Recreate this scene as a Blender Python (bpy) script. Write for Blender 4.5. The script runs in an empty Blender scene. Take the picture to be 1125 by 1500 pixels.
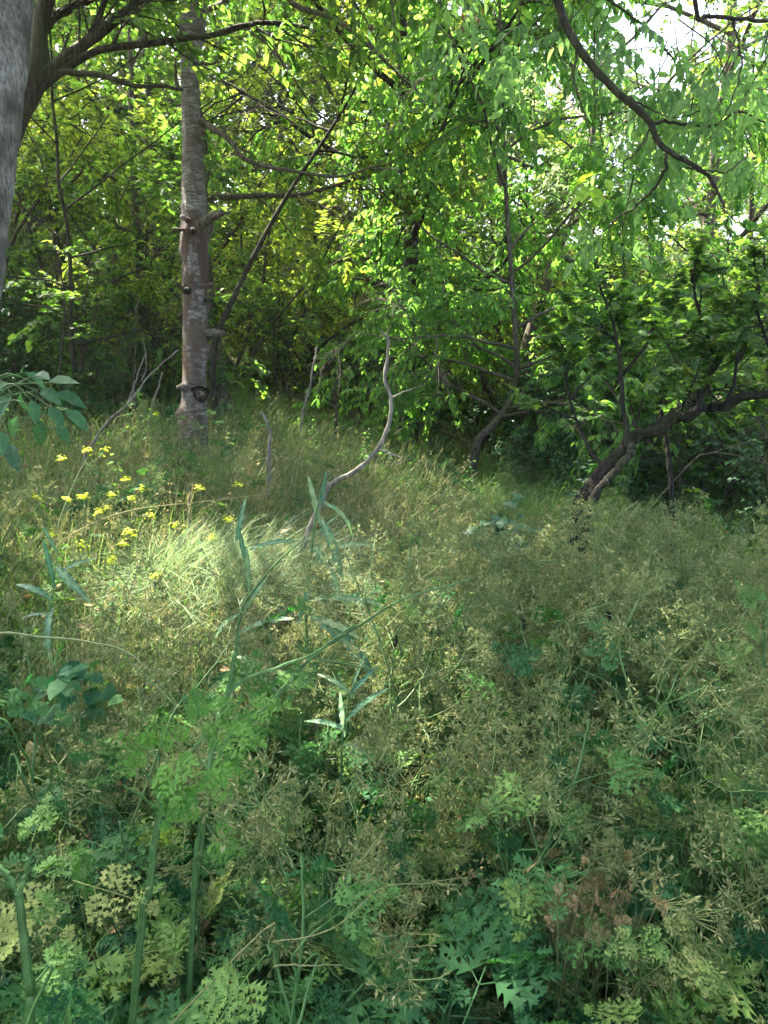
import bpy, math
import numpy as np
from mathutils import Vector
SC = bpy.context.scene
R = math.radians
# ------------------------------------------------------------------ camera
PITCH = R(12.4); FPX = 1133.0; CAM = np.array([0.0, 0.0, 1.6])
cd = bpy.data.cameras.new('camera'); cam = bpy.data.objects.new('camera', cd)
SC.collection.objects.link(cam); SC.camera = cam
cd.sensor_fit = 'VERTICAL'; cd.angle_y = 2*math.atan(750/FPX)
cd.clip_start = 0.05; cd.clip_end = 1500
cam.location = CAM; cam.rotation_euler = (math.pi/2-PITCH, 0, 0)
# ------------------------------------------------------------------ light
SUN_AZ = R(-42); SUN_EL = R(57)          # azimuth measured from straight ahead (+Y), negative = left
SUN = np.array([math.sin(SUN_AZ)*math.cos(SUN_EL), math.cos(SUN_AZ)*math.cos(SUN_EL), math.sin(SUN_EL)])
w = bpy.data.worlds.new('World'); SC.world = w; w.use_nodes = True
nt = w.node_tree; bg = nt.nodes['Background']
sky = nt.nodes.new('ShaderNodeTexSky'); sky.sky_type = 'NISHITA'; sky.sun_disc = False
sky.sun_elevation = SUN_EL; sky.sun_rotation = SUN_AZ; sky.air_density = 0.8; sky.dust_density = 5.0; sky.ozone_density = 0.5
nt.links.new(sky.outputs[0], bg.inputs[0]); bg.inputs[1].default_value = 0.15
sl = bpy.data.lights.new('sun', 'SUN'); sl.energy = 5.0; sl.angle = R(0.55); sl.color = (1.0, 0.93, 0.80)
so = bpy.data.objects.new('sun', sl); SC.collection.objects.link(so)
so.rotation_euler = Vector(-SUN).to_track_quat('-Z', 'Y').to_euler()
SC.view_settings.view_transform = 'Standard'; SC.view_settings.look = 'None'
SC.view_settings.exposure = 3.18; SC.view_settings.gamma = 1.0
try:
    SC.cycles.max_bounces = 8; SC.cycles.diffuse_bounces = 4; SC.cycles.glossy_bounces = 2
    SC.cycles.transmission_bounces = 5; SC.cycles.sample_clamp_indirect = 6
except Exception: pass

# ------------------------------------------------------------------ maths helpers
FW = np.array([0, math.cos(PITCH), -math.sin(PITCH)]); UP = np.array([0, math.sin(PITCH), math.cos(PITCH)]); RT = np.array([1.0, 0, 0])
Z = np.array([0, 0, 1.0])
def P(px, py, d): return CAM + d*(FW + RT*(px-562.5)/FPX + UP*(750-py)/FPX)
def sst(a, b, x):
    t = np.clip((x-a)/(b-a), 0, 1); return t*t*(3-2*t)
def ground(x, y):
    x = np.asarray(x, float); y = np.asarray(y, float)
    g = 0.115*np.clip(y-1, 0, 6)*sst(1.6, -2.2, x)
    g = g + 2.3*sst(7.6, 12.5, y-0.25*x)*sst(-1.2, -5.5, x)
    g = g + 0.03*np.clip(y-14, 0, 60) + 0.16*np.clip(y-21, 0, 50)
    g = g + 0.25*sst(4, 12, x)*sst(3, 9, y)
    g = g + 0.035*np.sin(x*1.7+0.4*y)+0.03*np.sin(y*1.3-0.6*x+1)+0.015*np.sin(x*5.1)*np.sin(y*4.3)
    return g
def on_ground(px, py, h=0.0):
    d = np.linspace(0.5, 60, 3000); q = CAM + d[:, None]*(FW + RT*(px-562.5)/FPX + UP*(750-py)/FPX)
    b = q[:, 2] < ground(q[:, 0], q[:, 1]) + h
    i = int(np.argmax(b)) if b.any() else 2999
    return q[i, 0], q[i, 1]
def nrmz(v): return v/np.maximum(np.linalg.norm(v, axis=-1, keepdims=True), 1e-9)
def smooth_path(pts, n):
    p = np.asarray(pts, float); m = len(p)
    q = np.vstack([2*p[0]-p[1], p, 2*p[-1]-p[-2]])
    t = np.linspace(0, m-1-1e-6, n); i = t.astype(int); f = (t-i)[:, None]
    a, b, c, d = q[i], q[i+1], q[i+2], q[i+3]
    return 0.5*((2*b)+(-a+c)*f+(2*a-5*b+4*c-d)*f*f+(-a+3*b-3*c+d)*f**3)

class Geo:
    def __init__(s): s.V = []; s.F = {3: [], 4: []}; s.T = []; s.n = 0
    def add(s, V, faces, tone=0.5):
        V = np.asarray(V, np.float32).reshape(-1, 3)
        for F in faces:
            F = np.asarray(F, np.int64)
            if F.size: s.F[F.shape[1]].append(F+s.n)
        s.V.append(V); s.T.append(np.broadcast_to(np.asarray(tone, np.float32), (len(V),)).copy()); s.n += len(V)
    def inst(s, T, pos, dr, nr, sc, tone):
        """many copies of a leaf template T=(V, F3, F4): +Y along dr, +Z along nr"""
        TV, F3, F4 = T[:3]; m = len(pos)
        if m == 0: return
        y = nrmz(dr); x = nrmz(np.cross(y, nr)); z = np.cross(x, y)
        sc = np.broadcast_to(np.asarray(sc, float), (m,))
        M = np.stack([x, y, z], 1)*sc[:, None, None]
        V = np.einsum('nk,mkj->mnj', TV, M)+pos[:, None, :]
        off = (np.arange(m)*len(TV))[:, None, None]
        fs = []
        for F in (F3, F4):
            if len(F): fs.append((np.asarray(F)[None]+off).reshape(-1, np.asarray(F).shape[1]))
        s.add(V.reshape(-1, 3), fs, (np.repeat(np.broadcast_to(np.asarray(tone, float), (m,)), len(TV)) if len(T) < 4 else (np.broadcast_to(np.asarray(tone, float), (m,))[:, None]+T[3][None]).ravel()))
    def tubes(s, Pp, Rr, sides=4, tone=0.5, cap=False):
        Pp = np.asarray(Pp, float); Rr = np.asarray(Rr, float)
        if Pp.ndim == 2: Pp = Pp[None]; Rr = Rr[None]
        m, n, _ = Pp.shape
        if m == 0: return
        tg = np.gradient(Pp, axis=1); tg = nrmz(tg)
        mean = nrmz(tg.mean(1)); ref = np.where(np.abs(mean[:, 2:3]) > 0.75, np.array([[1.0, 0.02, 0.1]]), np.array([[0.03, 0.05, 1.0]]))
        u = nrmz(np.cross(tg, ref[:, None, :])); v = np.cross(tg, u)
        a = np.arange(sides)*2*math.pi/sides
        V = Pp[:, :, None, :]+Rr[:, :, None, None]*(np.cos(a)[None, None, :, None]*u[:, :, None, :]+np.sin(a)[None, None, :, None]*v[:, :, None, :])
        j = np.arange(sides); k = (j+1) % sides
        i = np.arange(n-1)[:, None]*sides
        F = np.stack([i+j, i+k, i+sides+k, i+sides+j], -1).reshape(-1, 4)
        off = (np.arange(m)*n*sides)[:, None, None]
        F = (F[None]+off).reshape(-1, 4)
        tone = np.broadcast_to(np.asarray(tone, float), (m,))
        s.add(V.reshape(-1, 3), [F], np.repeat(tone, n*sides))
        if cap:
            c = Pp[:, -1] + tg[:, -1]*Rr[:, -1:]*0.3
            base = s.n; s.add(c, [], tone)
            last = base-m*n*sides+(np.arange(m)*n*sides)[:, None]+(n-1)*sides
            F3 = np.stack([last+j, last+k, np.repeat((base+np.arange(m))[:, None], sides, 1)], -1).reshape(-1, 3)
            s.F[3].append(F3)
    def build(s, name, mat, parent=None, smooth=False):
        me = bpy.data.meshes.new(name)
        V = np.concatenate(s.V) if s.V else np.zeros((0, 3), np.float32)
        f3 = np.concatenate(s.F[3]) if s.F[3] else np.zeros((0, 3), int)
        f4 = np.concatenate(s.F[4]) if s.F[4] else np.zeros((0, 4), int)
        me.vertices.add(len(V)); me.vertices.foreach_set('co', V.ravel())
        me.loops.add(f3.size+f4.size); me.loops.foreach_set('vertex_index', np.concatenate([f3.ravel(), f4.ravel()]).astype(np.int32))
        me.polygons.add(len(f3)+len(f4))
        st = np.concatenate([np.arange(len(f3))*3, f3.size+np.arange(len(f4))*4]).astype(np.int32)
        me.polygons.foreach_set('loop_start', st)
        me.polygons.foreach_set('use_smooth', np.full(len(st), smooth))
        me.update(calc_edges=True)
        at = me.attributes.new('tone', 'FLOAT', 'POINT'); at.data.foreach_set('value', np.concatenate(s.T) if s.T else np.zeros(0, np.float32))
        me.materials.append(mat)
        o = bpy.data.objects.new(name, me); SC.collection.objects.link(o)
        if parent: o.parent = parent
        return o

# ------------------------------------------------------------------ object helpers
def tag(o, label=None, cat=None, group=None, kind=None):
    if label: o['label'] = label
    if cat: o['category'] = cat
    if group: o['group'] = group
    if kind: o['kind'] = kind
    return o
def thing(name, label, cat, loc=(0, 0, 0), rz=0.0, group=None):
    o = bpy.data.objects.new(name, None); SC.collection.objects.link(o)
    o.empty_display_size = 0.1; o.location = loc; o.rotation_euler = (0, 0, rz)
    return tag(o, label, cat, group)
def dup(root, loc, rz=0.0, sc=1.0, label=None, group=None, tilt=(0, 0)):
    r = root.copy(); SC.collection.objects.link(r); r.location = loc; r.rotation_euler = (tilt[0], tilt[1], rz)
    r.scale = (sc, sc, sc) if np.isscalar(sc) else sc
    if label: r['label'] = label
    if group: r['group'] = group
    for ch in root.children:
        c = ch.copy(); SC.collection.objects.link(c); c.parent = r
    return r
class Herd:
    """the first placement moves the built thing itself, later ones copy it"""
    def __init__(s, root): s.root = root; s.used = False
    def put(s, loc, rz=0.0, sc=1.0, label=None, group=None, tilt=(0, 0)):
        if s.used: return dup(s.root, loc, rz, sc, label, group, tilt)
        s.used = True; r = s.root; r.location = loc; r.rotation_euler = (tilt[0], tilt[1], rz); r.scale = (sc, sc, sc) if np.isscalar(sc) else sc
        if label: r['label'] = label
        if group: r['group'] = group
        return r

# ------------------------------------------------------------------ materials
def ramp(nt, cols, pos=None):
    n = nt.nodes.new('ShaderNodeValToRGB'); e = n.color_ramp.elements
    pos = pos or [i/(len(cols)-1) for i in range(len(cols))]
    while len(e) < len(cols): e.new(0.5)
    for i, c in enumerate(cols): e[i].position = pos[i]; e[i].color = (*c, 1)
    return n
def leaf_mat(name, cols, trans=0.4, tmul=(2.2, 2.3, 0.8), rough=0.55, spec=0.16, objvar=0.10, vein=0.0):
    m = bpy.data.materials.new(name); m.use_nodes = True; nt = m.node_tree; N = nt.nodes; L = nt.links
    b = N['Principled BSDF']; out = N['Material Output']
    at = N.new('ShaderNodeAttribute'); at.attribute_name = 'tone'
    oi = N.new('ShaderNodeObjectInfo'); 
    no = N.new('ShaderNodeTexNoise'); no.inputs['Scale'].default_value = 3.0; no.inputs['Detail'].default_value = 3
    geo = N.new('ShaderNodeNewGeometry'); L.new(geo.outputs['Position'], no.inputs['Vector'])
    ma = N.new('ShaderNodeMath'); ma.operation = 'MULTIPLY_ADD'; ma.inputs[1].default_value = objvar*2; L.new(oi.outputs['Random'], ma.inputs[0]); L.new(at.outputs['Fac'], ma.inputs[2])
    mb = N.new('ShaderNodeMath'); mb.operation = 'MULTIPLY_ADD'; mb.inputs[1].default_value = 0.3; L.new(no.outputs['Fac'], mb.inputs[0]); L.new(ma.outputs[0], mb.inputs[2])
    mc = N.new('ShaderNodeMath'); mc.operation = 'SUBTRACT'; mc.inputs[1].default_value = objvar+0.15; L.new(mb.outputs[0], mc.inputs[0])
    r = ramp(nt, cols); L.new(mc.outputs[0], r.inputs[0])
    col = r.outputs[0]
    # fine mottling
    n2 = N.new('ShaderNodeTexNoise'); n2.inputs['Scale'].default_value = 60; n2.inputs['Detail'].default_value = 2; L.new(geo.outputs['Position'], n2.inputs['Vector'])
    mr = N.new('ShaderNodeMapRange'); mr.inputs[1].default_value = 0.3; mr.inputs[2].default_value = 0.7; mr.inputs[3].default_value = 0.78; mr.inputs[4].default_value = 1.22; L.new(n2.outputs['Fac'], mr.inputs[0])
    mx = N.new('ShaderNodeVectorMath'); mx.operation = 'SCALE'; L.new(col, mx.inputs[0]); L.new(mr.outputs[0], mx.inputs['Scale'])
    L.new(mx.outputs[0], b.inputs['Base Color'])
    b.inputs['Roughness'].default_value = rough; b.inputs['Specular IOR Level'].default_value = spec
    tr = N.new('ShaderNodeBsdfTranslucent'); tm = N.new('ShaderNodeVectorMath'); tm.operation = 'MULTIPLY'; tm.inputs[1].default_value = tmul
    L.new(mx.outputs[0], tm.inputs[0]); L.new(tm.outputs[0], tr.inputs[0])
    ms = N.new('ShaderNodeMixShader'); ms.inputs[0].default_value = trans
    L.new(b.outputs[0], ms.inputs[1]); L.new(tr.outputs[0], ms.inputs[2]); L.new(ms.outputs[0], out.inputs[0])
    return m
def bark_mat(name, c1, c2, c3=None, sx=14, sz=3.5, bump=0.5, dist=0.01, rough=0.85, moss=0.0, mosscol=(0.06, 0.075, 0.02), mscale=2.3):
    m = bpy.data.materials.new(name); m.use_nodes = True; nt = m.node_tree; N = nt.nodes; L = nt.links
    b = N['Principled BSDF']; b.inputs['Roughness'].default_value = rough; b.inputs['Specular IOR Level'].default_value = 0.25
    tc = N.new('ShaderNodeTexCoord'); mp = N.new('ShaderNodeMapping'); mp.inputs['Scale'].default_value = (sx, sx, sz); L.new(tc.outputs['Object'], mp.inputs[0])
    n1 = N.new('ShaderNodeTexNoise'); n1.inputs['Detail'].default_value = 8; n1.inputs['Roughness'].default_value = 0.65; n1.inputs['Scale'].default_value = 1.6; L.new(mp.outputs[0], n1.inputs['Vector'])
    r = ramp(nt, [c1, c2, c3 or c2], [0.34, 0.5, 0.66]); L.new(n1.outputs['Fac'], r.inputs[0])
    n2 = N.new('ShaderNodeTexNoise'); n2.inputs['Scale'].default_value = mscale; n2.inputs['Detail'].default_value = 5; L.new(tc.outputs['Object'], n2.inputs['Vector'])
    mr = N.new('ShaderNodeMapRange'); mr.inputs[1].default_value = 0.55-0.25*moss; mr.inputs[2].default_value = 0.68; mr.inputs[4].default_value = min(1, moss*1.3); L.new(n2.outputs['Fac'], mr.inputs[0])
    mx = N.new('ShaderNodeMix'); mx.data_type = 'RGBA'; L.new(mr.outputs[0], mx.inputs[0]); L.new(r.outputs[0], mx.inputs[6]); mx.inputs[7].default_value = (*mosscol, 1)
    L.new(mx.outputs[2], b.inputs['Base Color'])
    bp = N.new('ShaderNodeBump'); bp.inputs['Strength'].default_value = bump; bp.inputs['Distance'].default_value = dist; L.new(n1.outputs['Fac'], bp.inputs['Height']); L.new(bp.outputs[0], b.inputs['Normal'])
    return m
M = {}
M['leaf_far'] = leaf_mat('foliage sunlit tint', [(0.036, 0.072, 0.018), (0.062, 0.105, 0.025), (0.105, 0.150, 0.036), (0.150, 0.190, 0.055)], 0.64, (2.9, 2.8, 1.0))  # yellowed and lightened so the colour carries the backlit sun glow
M['leaf_mid'] = leaf_mat('foliage green', [(0.026, 0.062, 0.020), (0.044, 0.095, 0.028), (0.070, 0.130, 0.038), (0.105, 0.165, 0.050)], 0.58, (2.6, 2.7, 0.95))
M['leaf_hazed'] = leaf_mat('foliage haze tint', [(0.075, 0.120, 0.060), (0.105, 0.155, 0.080), (0.145, 0.195, 0.105), (0.19, 0.24, 0.14)], 0.60, (2.3, 2.4, 1.7))  # bright haze of the upper right is put into this leaf colour
M['bark_black'] = bark_mat('black bark', (0.004, 0.003, 0.002), (0.013, 0.011, 0.007), (0.045, 0.036, 0.023), 36, 8, 1.0, 0.03, moss=0.2)
M['leaf_bright'] = leaf_mat('foliage bright', [(0.045, 0.110, 0.028), (0.065, 0.145, 0.038), (0.095, 0.185, 0.050), (0.13, 0.22, 0.07)], 0.62, (2.5, 2.7, 1.2))
M['leaf_cool'] = leaf_mat('foliage cool', [(0.022, 0.055, 0.028), (0.035, 0.085, 0.042), (0.055, 0.115, 0.055), (0.085, 0.150, 0.070)], 0.38, (1.7, 2.3, 1.1), rough=0.4)
M['leaf_walnut'] = leaf_mat('walnut leaf', [(0.050, 0.100, 0.042), (0.075, 0.135, 0.055), (0.11, 0.175, 0.07)], 0.6, (2.4, 2.6, 1.4))  # leaf colour paled to carry the upper right haze as well
M['frond'] = leaf_mat('hemlock frond', [(0.014, 0.062, 0.026), (0.026, 0.088, 0.028), (0.050, 0.120, 0.030), (0.095, 0.165, 0.040), (0.20, 0.21, 0.070)], 0.33, (1.6, 2.1, 0.8), rough=0.6, spec=0.12)
M['frond_bright'] = leaf_mat('bright frond', [(0.038, 0.115, 0.018), (0.060, 0.150, 0.024), (0.10, 0.20, 0.040)], 0.38, (1.7, 2.1, 0.7), rough=0.6, spec=0.12)
M['tan'] = leaf_mat('dry seed', [(0.065, 0.125, 0.038), (0.110, 0.165, 0.055), (0.18, 0.20, 0.080), (0.32, 0.31, 0.16)], 0.35, (1.3, 1.2, 0.9), rough=0.7, spec=0.2)
M['stem'] = leaf_mat('green stem', [(0.035, 0.090, 0.025), (0.055, 0.120, 0.035), (0.09, 0.15, 0.05), (0.16, 0.18, 0.08)], 0.1, (1.6, 1.8, 0.8), rough=0.4)
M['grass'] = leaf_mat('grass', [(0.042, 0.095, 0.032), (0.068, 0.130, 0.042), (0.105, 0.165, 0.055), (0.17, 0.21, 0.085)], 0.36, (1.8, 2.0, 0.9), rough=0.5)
M['drygrass'] = leaf_mat('dry grass', [(0.085, 0.115, 0.045), (0.14, 0.155, 0.065), (0.21, 0.20, 0.09), (0.35, 0.31, 0.17)], 0.33, (1.3, 1.2, 0.9), rough=0.6)
M['thistle'] = leaf_mat('lance leaf', [(0.028, 0.085, 0.050), (0.045, 0.115, 0.065), (0.075, 0.155, 0.080), (0.16, 0.22, 0.10)], 0.3, (1.5, 1.9, 0.9), rough=0.4)
M['sunpatch_grass'] = leaf_mat('pale grass', [(0.09, 0.15, 0.07), (0.15, 0.22, 0.11), (0.24, 0.31, 0.18), (0.40, 0.44, 0.30)], 0.35, (1.4, 1.5, 1.0))  # lightened so the colour adds to the sun patch on the tussock
M['yellow'] = leaf_mat('petal', [(0.36, 0.42, 0.02), (0.46, 0.52, 0.03), (0.60, 0.64, 0.06)], 0.3, (1.1, 1.1, 0.9), rough=0.6)
M['brown'] = leaf_mat('dead leaf', [(0.07, 0.048, 0.022), (0.12, 0.085, 0.038), (0.19, 0.14, 0.065), (0.27, 0.20, 0.10)], 0.2, (1.4, 1.1, 0.8), rough=0.7)
M['black'] = leaf_mat('withered', [(0.008, 0.008, 0.006), (0.015, 0.014, 0.010), (0.03, 0.025, 0.016)], 0.02, rough=0.8)
M['bark_dark'] = bark_mat('dark bark', (0.008, 0.006, 0.004), (0.026, 0.021, 0.013), (0.068, 0.057, 0.037), 30, 7, 1.0, 0.03, moss=0.3)
M['bark_grey'] = bark_mat('grey bark', (0.025, 0.019, 0.012), (0.075, 0.060, 0.040), (0.15, 0.125, 0.09), 26, 6, 0.9, 0.02, moss=0.4)
M['bark_dead'] = bark_mat('bare wood', (0.055, 0.046, 0.032), (0.12, 0.106, 0.078), (0.205, 0.185, 0.14), 30, 5, 0.4, 0.004)
M['bark_pale'] = bark_mat('pale bark', (0.05, 0.044, 0.034), (0.21, 0.19, 0.16), (0.33, 0.31, 0.27), 55, 16.0, 1.0, 0.02, moss=0.75, mosscol=(0.045, 0.042, 0.028), mscale=7)
M['twig'] = bark_mat('twig', (0.025, 0.020, 0.014), (0.055, 0.045, 0.030), (0.09, 0.075, 0.05), 20, 6, 0.2, 0.003)

def soil_mat():
    m = bpy.data.materials.new('soil'); m.use_nodes = True; nt = m.node_tree; N = nt.nodes; L = nt.links
    b = N['Principled BSDF']; b.inputs['Roughness'].default_value = 0.95; b.inputs['Specular IOR Level'].default_value = 0.1
    tc = N.new('ShaderNodeTexCoord')
    n1 = N.new('ShaderNodeTexNoise'); n1.inputs['Scale'].default_value = 1.3; n1.inputs['Detail'].default_value = 10; n1.inputs['Roughness'].default_value = 0.7; L.new(tc.outputs['Object'], n1.inputs['Vector'])
    r = ramp(nt, [(0.018, 0.014, 0.009), (0.045, 0.035, 0.020), (0.055, 0.065, 0.025), (0.11, 0.09, 0.05)], [0.3, 0.45, 0.58, 0.75]); L.new(n1.outputs['Fac'], r.inputs[0])
    L.new(r.outputs[0], b.inputs['Base Color'])
    n2 = N.new('ShaderNodeTexNoise'); n2.inputs['Scale'].default_value = 22; n2.inputs['Detail'].default_value = 8; L.new(tc.outputs['Object'], n2.inputs['Vector'])
    bp = N.new('ShaderNodeBump'); bp.inputs['Strength'].default_value = 0.9; bp.inputs['Distance'].default_value = 0.03; L.new(n2.outputs['Fac'], bp.inputs['Height']); L.new(bp.outputs[0], b.inputs['Normal'])
    return m
M['soil'] = soil_mat()

def cherry_mat():
    m = bpy.data.materials.new('cherry bark'); m.use_nodes = True; nt = m.node_tree; N = nt.nodes; L = nt.links
    b = N['Principled BSDF']; b.inputs['Roughness'].default_value = 0.7; b.inputs['Specular IOR Level'].default_value = 0.35
    tc = N.new('ShaderNodeTexCoord')
    def noise(scale, vec, det=6, ro=0.6, dis=0.0):
        n = N.new('ShaderNodeTexNoise'); n.inputs['Scale'].default_value = scale; n.inputs['Detail'].default_value = det; n.inputs['Roughness'].default_value = ro; n.inputs['Distortion'].default_value = dis
        mp = N.new('ShaderNodeMapping'); mp.inputs['Scale'].default_value = vec; L.new(tc.outputs['Object'], mp.inputs[0]); L.new(mp.outputs[0], n.inputs['Vector']); return n
    def mix(fac, a, bb):
        x = N.new('ShaderNodeMix'); x.data_type = 'RGBA'; L.new(fac, x.inputs[0])
        for i, s in ((6, a), (7, bb)):
            if isinstance(s, tuple): x.inputs[i].default_value = (*s, 1)
            else: L.new(s, x.inputs[i])
        return x.outputs[2]
    def rng_(src, a, bb, lo=0.0, hi=1.0):
        x = N.new('ShaderNodeMapRange'); x.inputs[1].default_value = a; x.inputs[2].default_value = bb; x.inputs[3].default_value = lo; x.inputs[4].default_value = hi; L.new(src, x.inputs[0]); return x.outputs[0]
    bands = noise(1.0, (9, 9, 30), 10, 0.8, 0.9)          # lying rings of the bark
    r = ramp(nt, [(0.018, 0.014, 0.010), (0.085, 0.068, 0.052), (0.16, 0.138, 0.112), (0.34, 0.31, 0.265)], [0.38, 0.46, 0.54, 0.63]); L.new(bands.outputs['Fac'], r.inputs[0])
    blot = noise(1.0, (7, 7, 2.2), 5)
    col = mix(rng_(blot.outputs['Fac'], 0.52, 0.66, 0, 0.75), r.outputs[0], (0.075, 0.046, 0.030))
    sp = N.new('ShaderNodeSeparateXYZ'); L.new(tc.outputs['Object'], sp.inputs[0])
    # red-brown torn strip below the burl (z 0.8 .. 1.95), on the camera side
    zz = N.new('ShaderNodeMath'); zz.operation = 'MULTIPLY'; L.new(rng_(sp.outputs['Z'], 0.2, 1.5, 0.25, 1.0), zz.inputs[0]); L.new(rng_(sp.outputs['Z'], 2.15, 2.05), zz.inputs[1])
    xx = noise(1.0, (14, 14, 2.0), 4); q = N.new('ShaderNodeMath'); q.operation = 'MULTIPLY'; L.new(zz.outputs[0], q.inputs[0]); L.new(rng_(xx.outputs['Fac'], 0.42, 0.50), q.inputs[1])
    col = mix(q.outputs[0], col, (0.065, 0.036, 0.020))
    # ochre lichen and moss around the foot
    li = noise(1.0, (5, 5, 4), 6); lz = N.new('ShaderNodeMath'); lz.operation = 'MULTIPLY'; L.new(rng_(sp.outputs['Z'], 1.4, 0.95), lz.inputs[0]); L.new(rng_(li.outputs['Fac'], 0.50, 0.58), lz.inputs[1])
    lx = N.new('ShaderNodeMath'); lx.operation = 'MULTIPLY'; L.new(lz.outputs[0], lx.inputs[0]); L.new(rng_(sp.outputs['X'], 0.03, -0.05), lx.inputs[1])
    lf = noise(1.0, (40, 40, 40), 4); l2 = N.new('ShaderNodeMath'); l2.operation = 'MULTIPLY'; L.new(lx.outputs[0], l2.inputs[0]); L.new(rng_(lf.outputs['Fac'], 0.42, 0.6), l2.inputs[1])
    col = mix(l2.outputs[0], col, (0.19, 0.10, 0.022))
    ms = noise(1.0, (4, 4, 3), 6); mz = N.new('ShaderNodeMath'); mz.operation = 'MULTIPLY'; L.new(rng_(sp.outputs['Z'], 1.35, 0.8, 0, 0.8), mz.inputs[0]); L.new(rng_(ms.outputs['Fac'], 0.52, 0.62), mz.inputs[1])
    col = mix(mz.outputs[0], col, (0.055, 0.06, 0.018))
    L.new(col, b.inputs['Base Color'])
    bp = N.new('ShaderNodeBump'); bp.inputs['Strength'].default_value = 0.8; bp.inputs['Distance'].default_value = 0.03; L.new(bands.outputs['Fac'], bp.inputs['Height']); L.new(bp.outputs[0], b.inputs['Normal'])
    return m
M['cherry'] = cherry_mat()

# ------------------------------------------------------------------ leaf templates (+Y along the leaf, +Z up)
def T_ovate(w=0.30, fold=0.12, droop=0.15):
    V = [(0, 0, 0), (-w*.8, .3, fold*.8), (0, .35, 0), (w*.8, .3, fold*.8), (-w*.75, .62, fold*.6-droop*.4), (0, .68, -droop*.45), (w*.75, .62, fold*.6-droop*.4), (0, 1, -droop)]
    return np.array(V, float), np.array([(0, 2, 1), (0, 3, 2), (4, 5, 7), (5, 6, 7)]), np.array([(1, 2, 5, 4), (2, 3, 6, 5)])
def T_simple(w=0.32, fold=0.10):
    V = [(0, 0, 0), (-w, .45, fold), (w, .45, fold), (0, 1, -.1)]
    return np.array(V, float), np.array([(0, 3, 1), (0, 2, 3)]), np.zeros((0, 4), int)
def T_maple():
    pts = [(0, 0), (-.22, -.08), (-.48, .10), (-.32, .28), (-.62, .52), (-.30, .52), (-.22, .72), (0, 1.0)]
    V = [(x, y, -0.25*abs(x)**1.5-0.12*y*y) for x, y in pts]
    n = len(V); V += [(-x, y, z) for x, y, z in V[1:-1]]; V.append((0, .35, 0.03)); c = len(V)-1
    ring = list(range(0, n))+[n+i for i in range(n-3, -1, -1)]
    F = [(ring[i], c, ring[(i+1) % len(ring)]) for i in range(len(ring))]
    return np.array(V, float), np.array(F), np.zeros((0, 4), int)
def T_merge(parts):
    V = []; F3 = []; F4 = []; n = 0
    for (v, a, b) in parts:
        V.append(v); F3.append(np.asarray(a).reshape(-1, 3)+n); F4.append(np.asarray(b).reshape(-1, 4)+n); n += len(v)
    return np.concatenate(V), np.concatenate(F3), np.concatenate(F4)
def T_xf(T, pos, dr, nr, s):
    y = np.array(dr, float); y /= np.linalg.norm(y); x = np.cross(y, nr); x /= np.linalg.norm(x); z = np.cross(x, y)
    return T[0]@(np.stack([x, y, z])*s)+np.array(pos), T[1], T[2]
def T_strip(p0, p1, w):
    p0 = np.array(p0, float); p1 = np.array(p1, float); d = p1-p0; s = np.cross(d, Z); s = s/np.linalg.norm(s)*w
    u = np.array([0, 0, w*1.4])
    return np.array([p0-s, p0+s, p1+s*.5, p1-s*.5, p0-u, p1-u*.5]), np.zeros((0, 3), int), np.array([(0, 1, 2, 3), (1, 4, 5, 2), (4, 0, 3, 5)])
def T_compound(pairs=3, lw=0.24, droop=0.35, big=0.42):
    """walnut or ash leaf: leaflets in pairs and one at the end"""
    ps = []; o = T_ovate(lw*0.95, .10, .22)
    f = lambda t: np.array([0, t, -droop*t*t*0.6])
    for i in range(4): ps.append(T_strip(f(i/4), f((i+1)/4), 0.008))
    for i in range(pairs):
        t = 0.35+0.6*i/pairs
        for s in (-1, 1):
            ps.append(T_xf(o, f(t), (s*.9, .55, -droop*1.3-0.15*((i*7+s) % 3)), (s*0.25, 0.2, 1), big*(0.8+0.25*i/pairs)))
    ps.append(T_xf(o, f(1.0), (0.08, 1, -droop*1.7), (0, .3, 1), big*1.15))
    return T_merge(ps)
def T_pinnule(teeth=4, w=0.38):
    V = []; F = []
    ys = np.linspace(0, 0.85, teeth+1)
    for y in ys: V.append((0, y, 0))
    V.append((0, 1.0, -0.02))
    for i in range(teeth):
        wi = w*math.sin(math.pi*(0.30+0.60*i/teeth))
        for s in (-1, 1):
            V.append((s*wi, ys[i]+0.36, 0.06-0.05*i/teeth)); F.append((i, len(V)-1, i+1) if s > 0 else (i, i+1, len(V)-1))
            V.append((s*wi*.36, ys[i+1]+0.16, 0.02)); F.append((i, len(V)-1, i+1) if s > 0 else (i, i+1, len(V)-1))
    F.append((teeth, teeth+1, 2)); 
    V.append((-.10, .86, 0)); V.append((.10, .86, 0)); F.append((len(V)-2, len(V)-1, teeth+1))
    return np.array(V, float), np.array(F[:-2]+[F[-1]]), np.zeros((0, 4), int)
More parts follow.
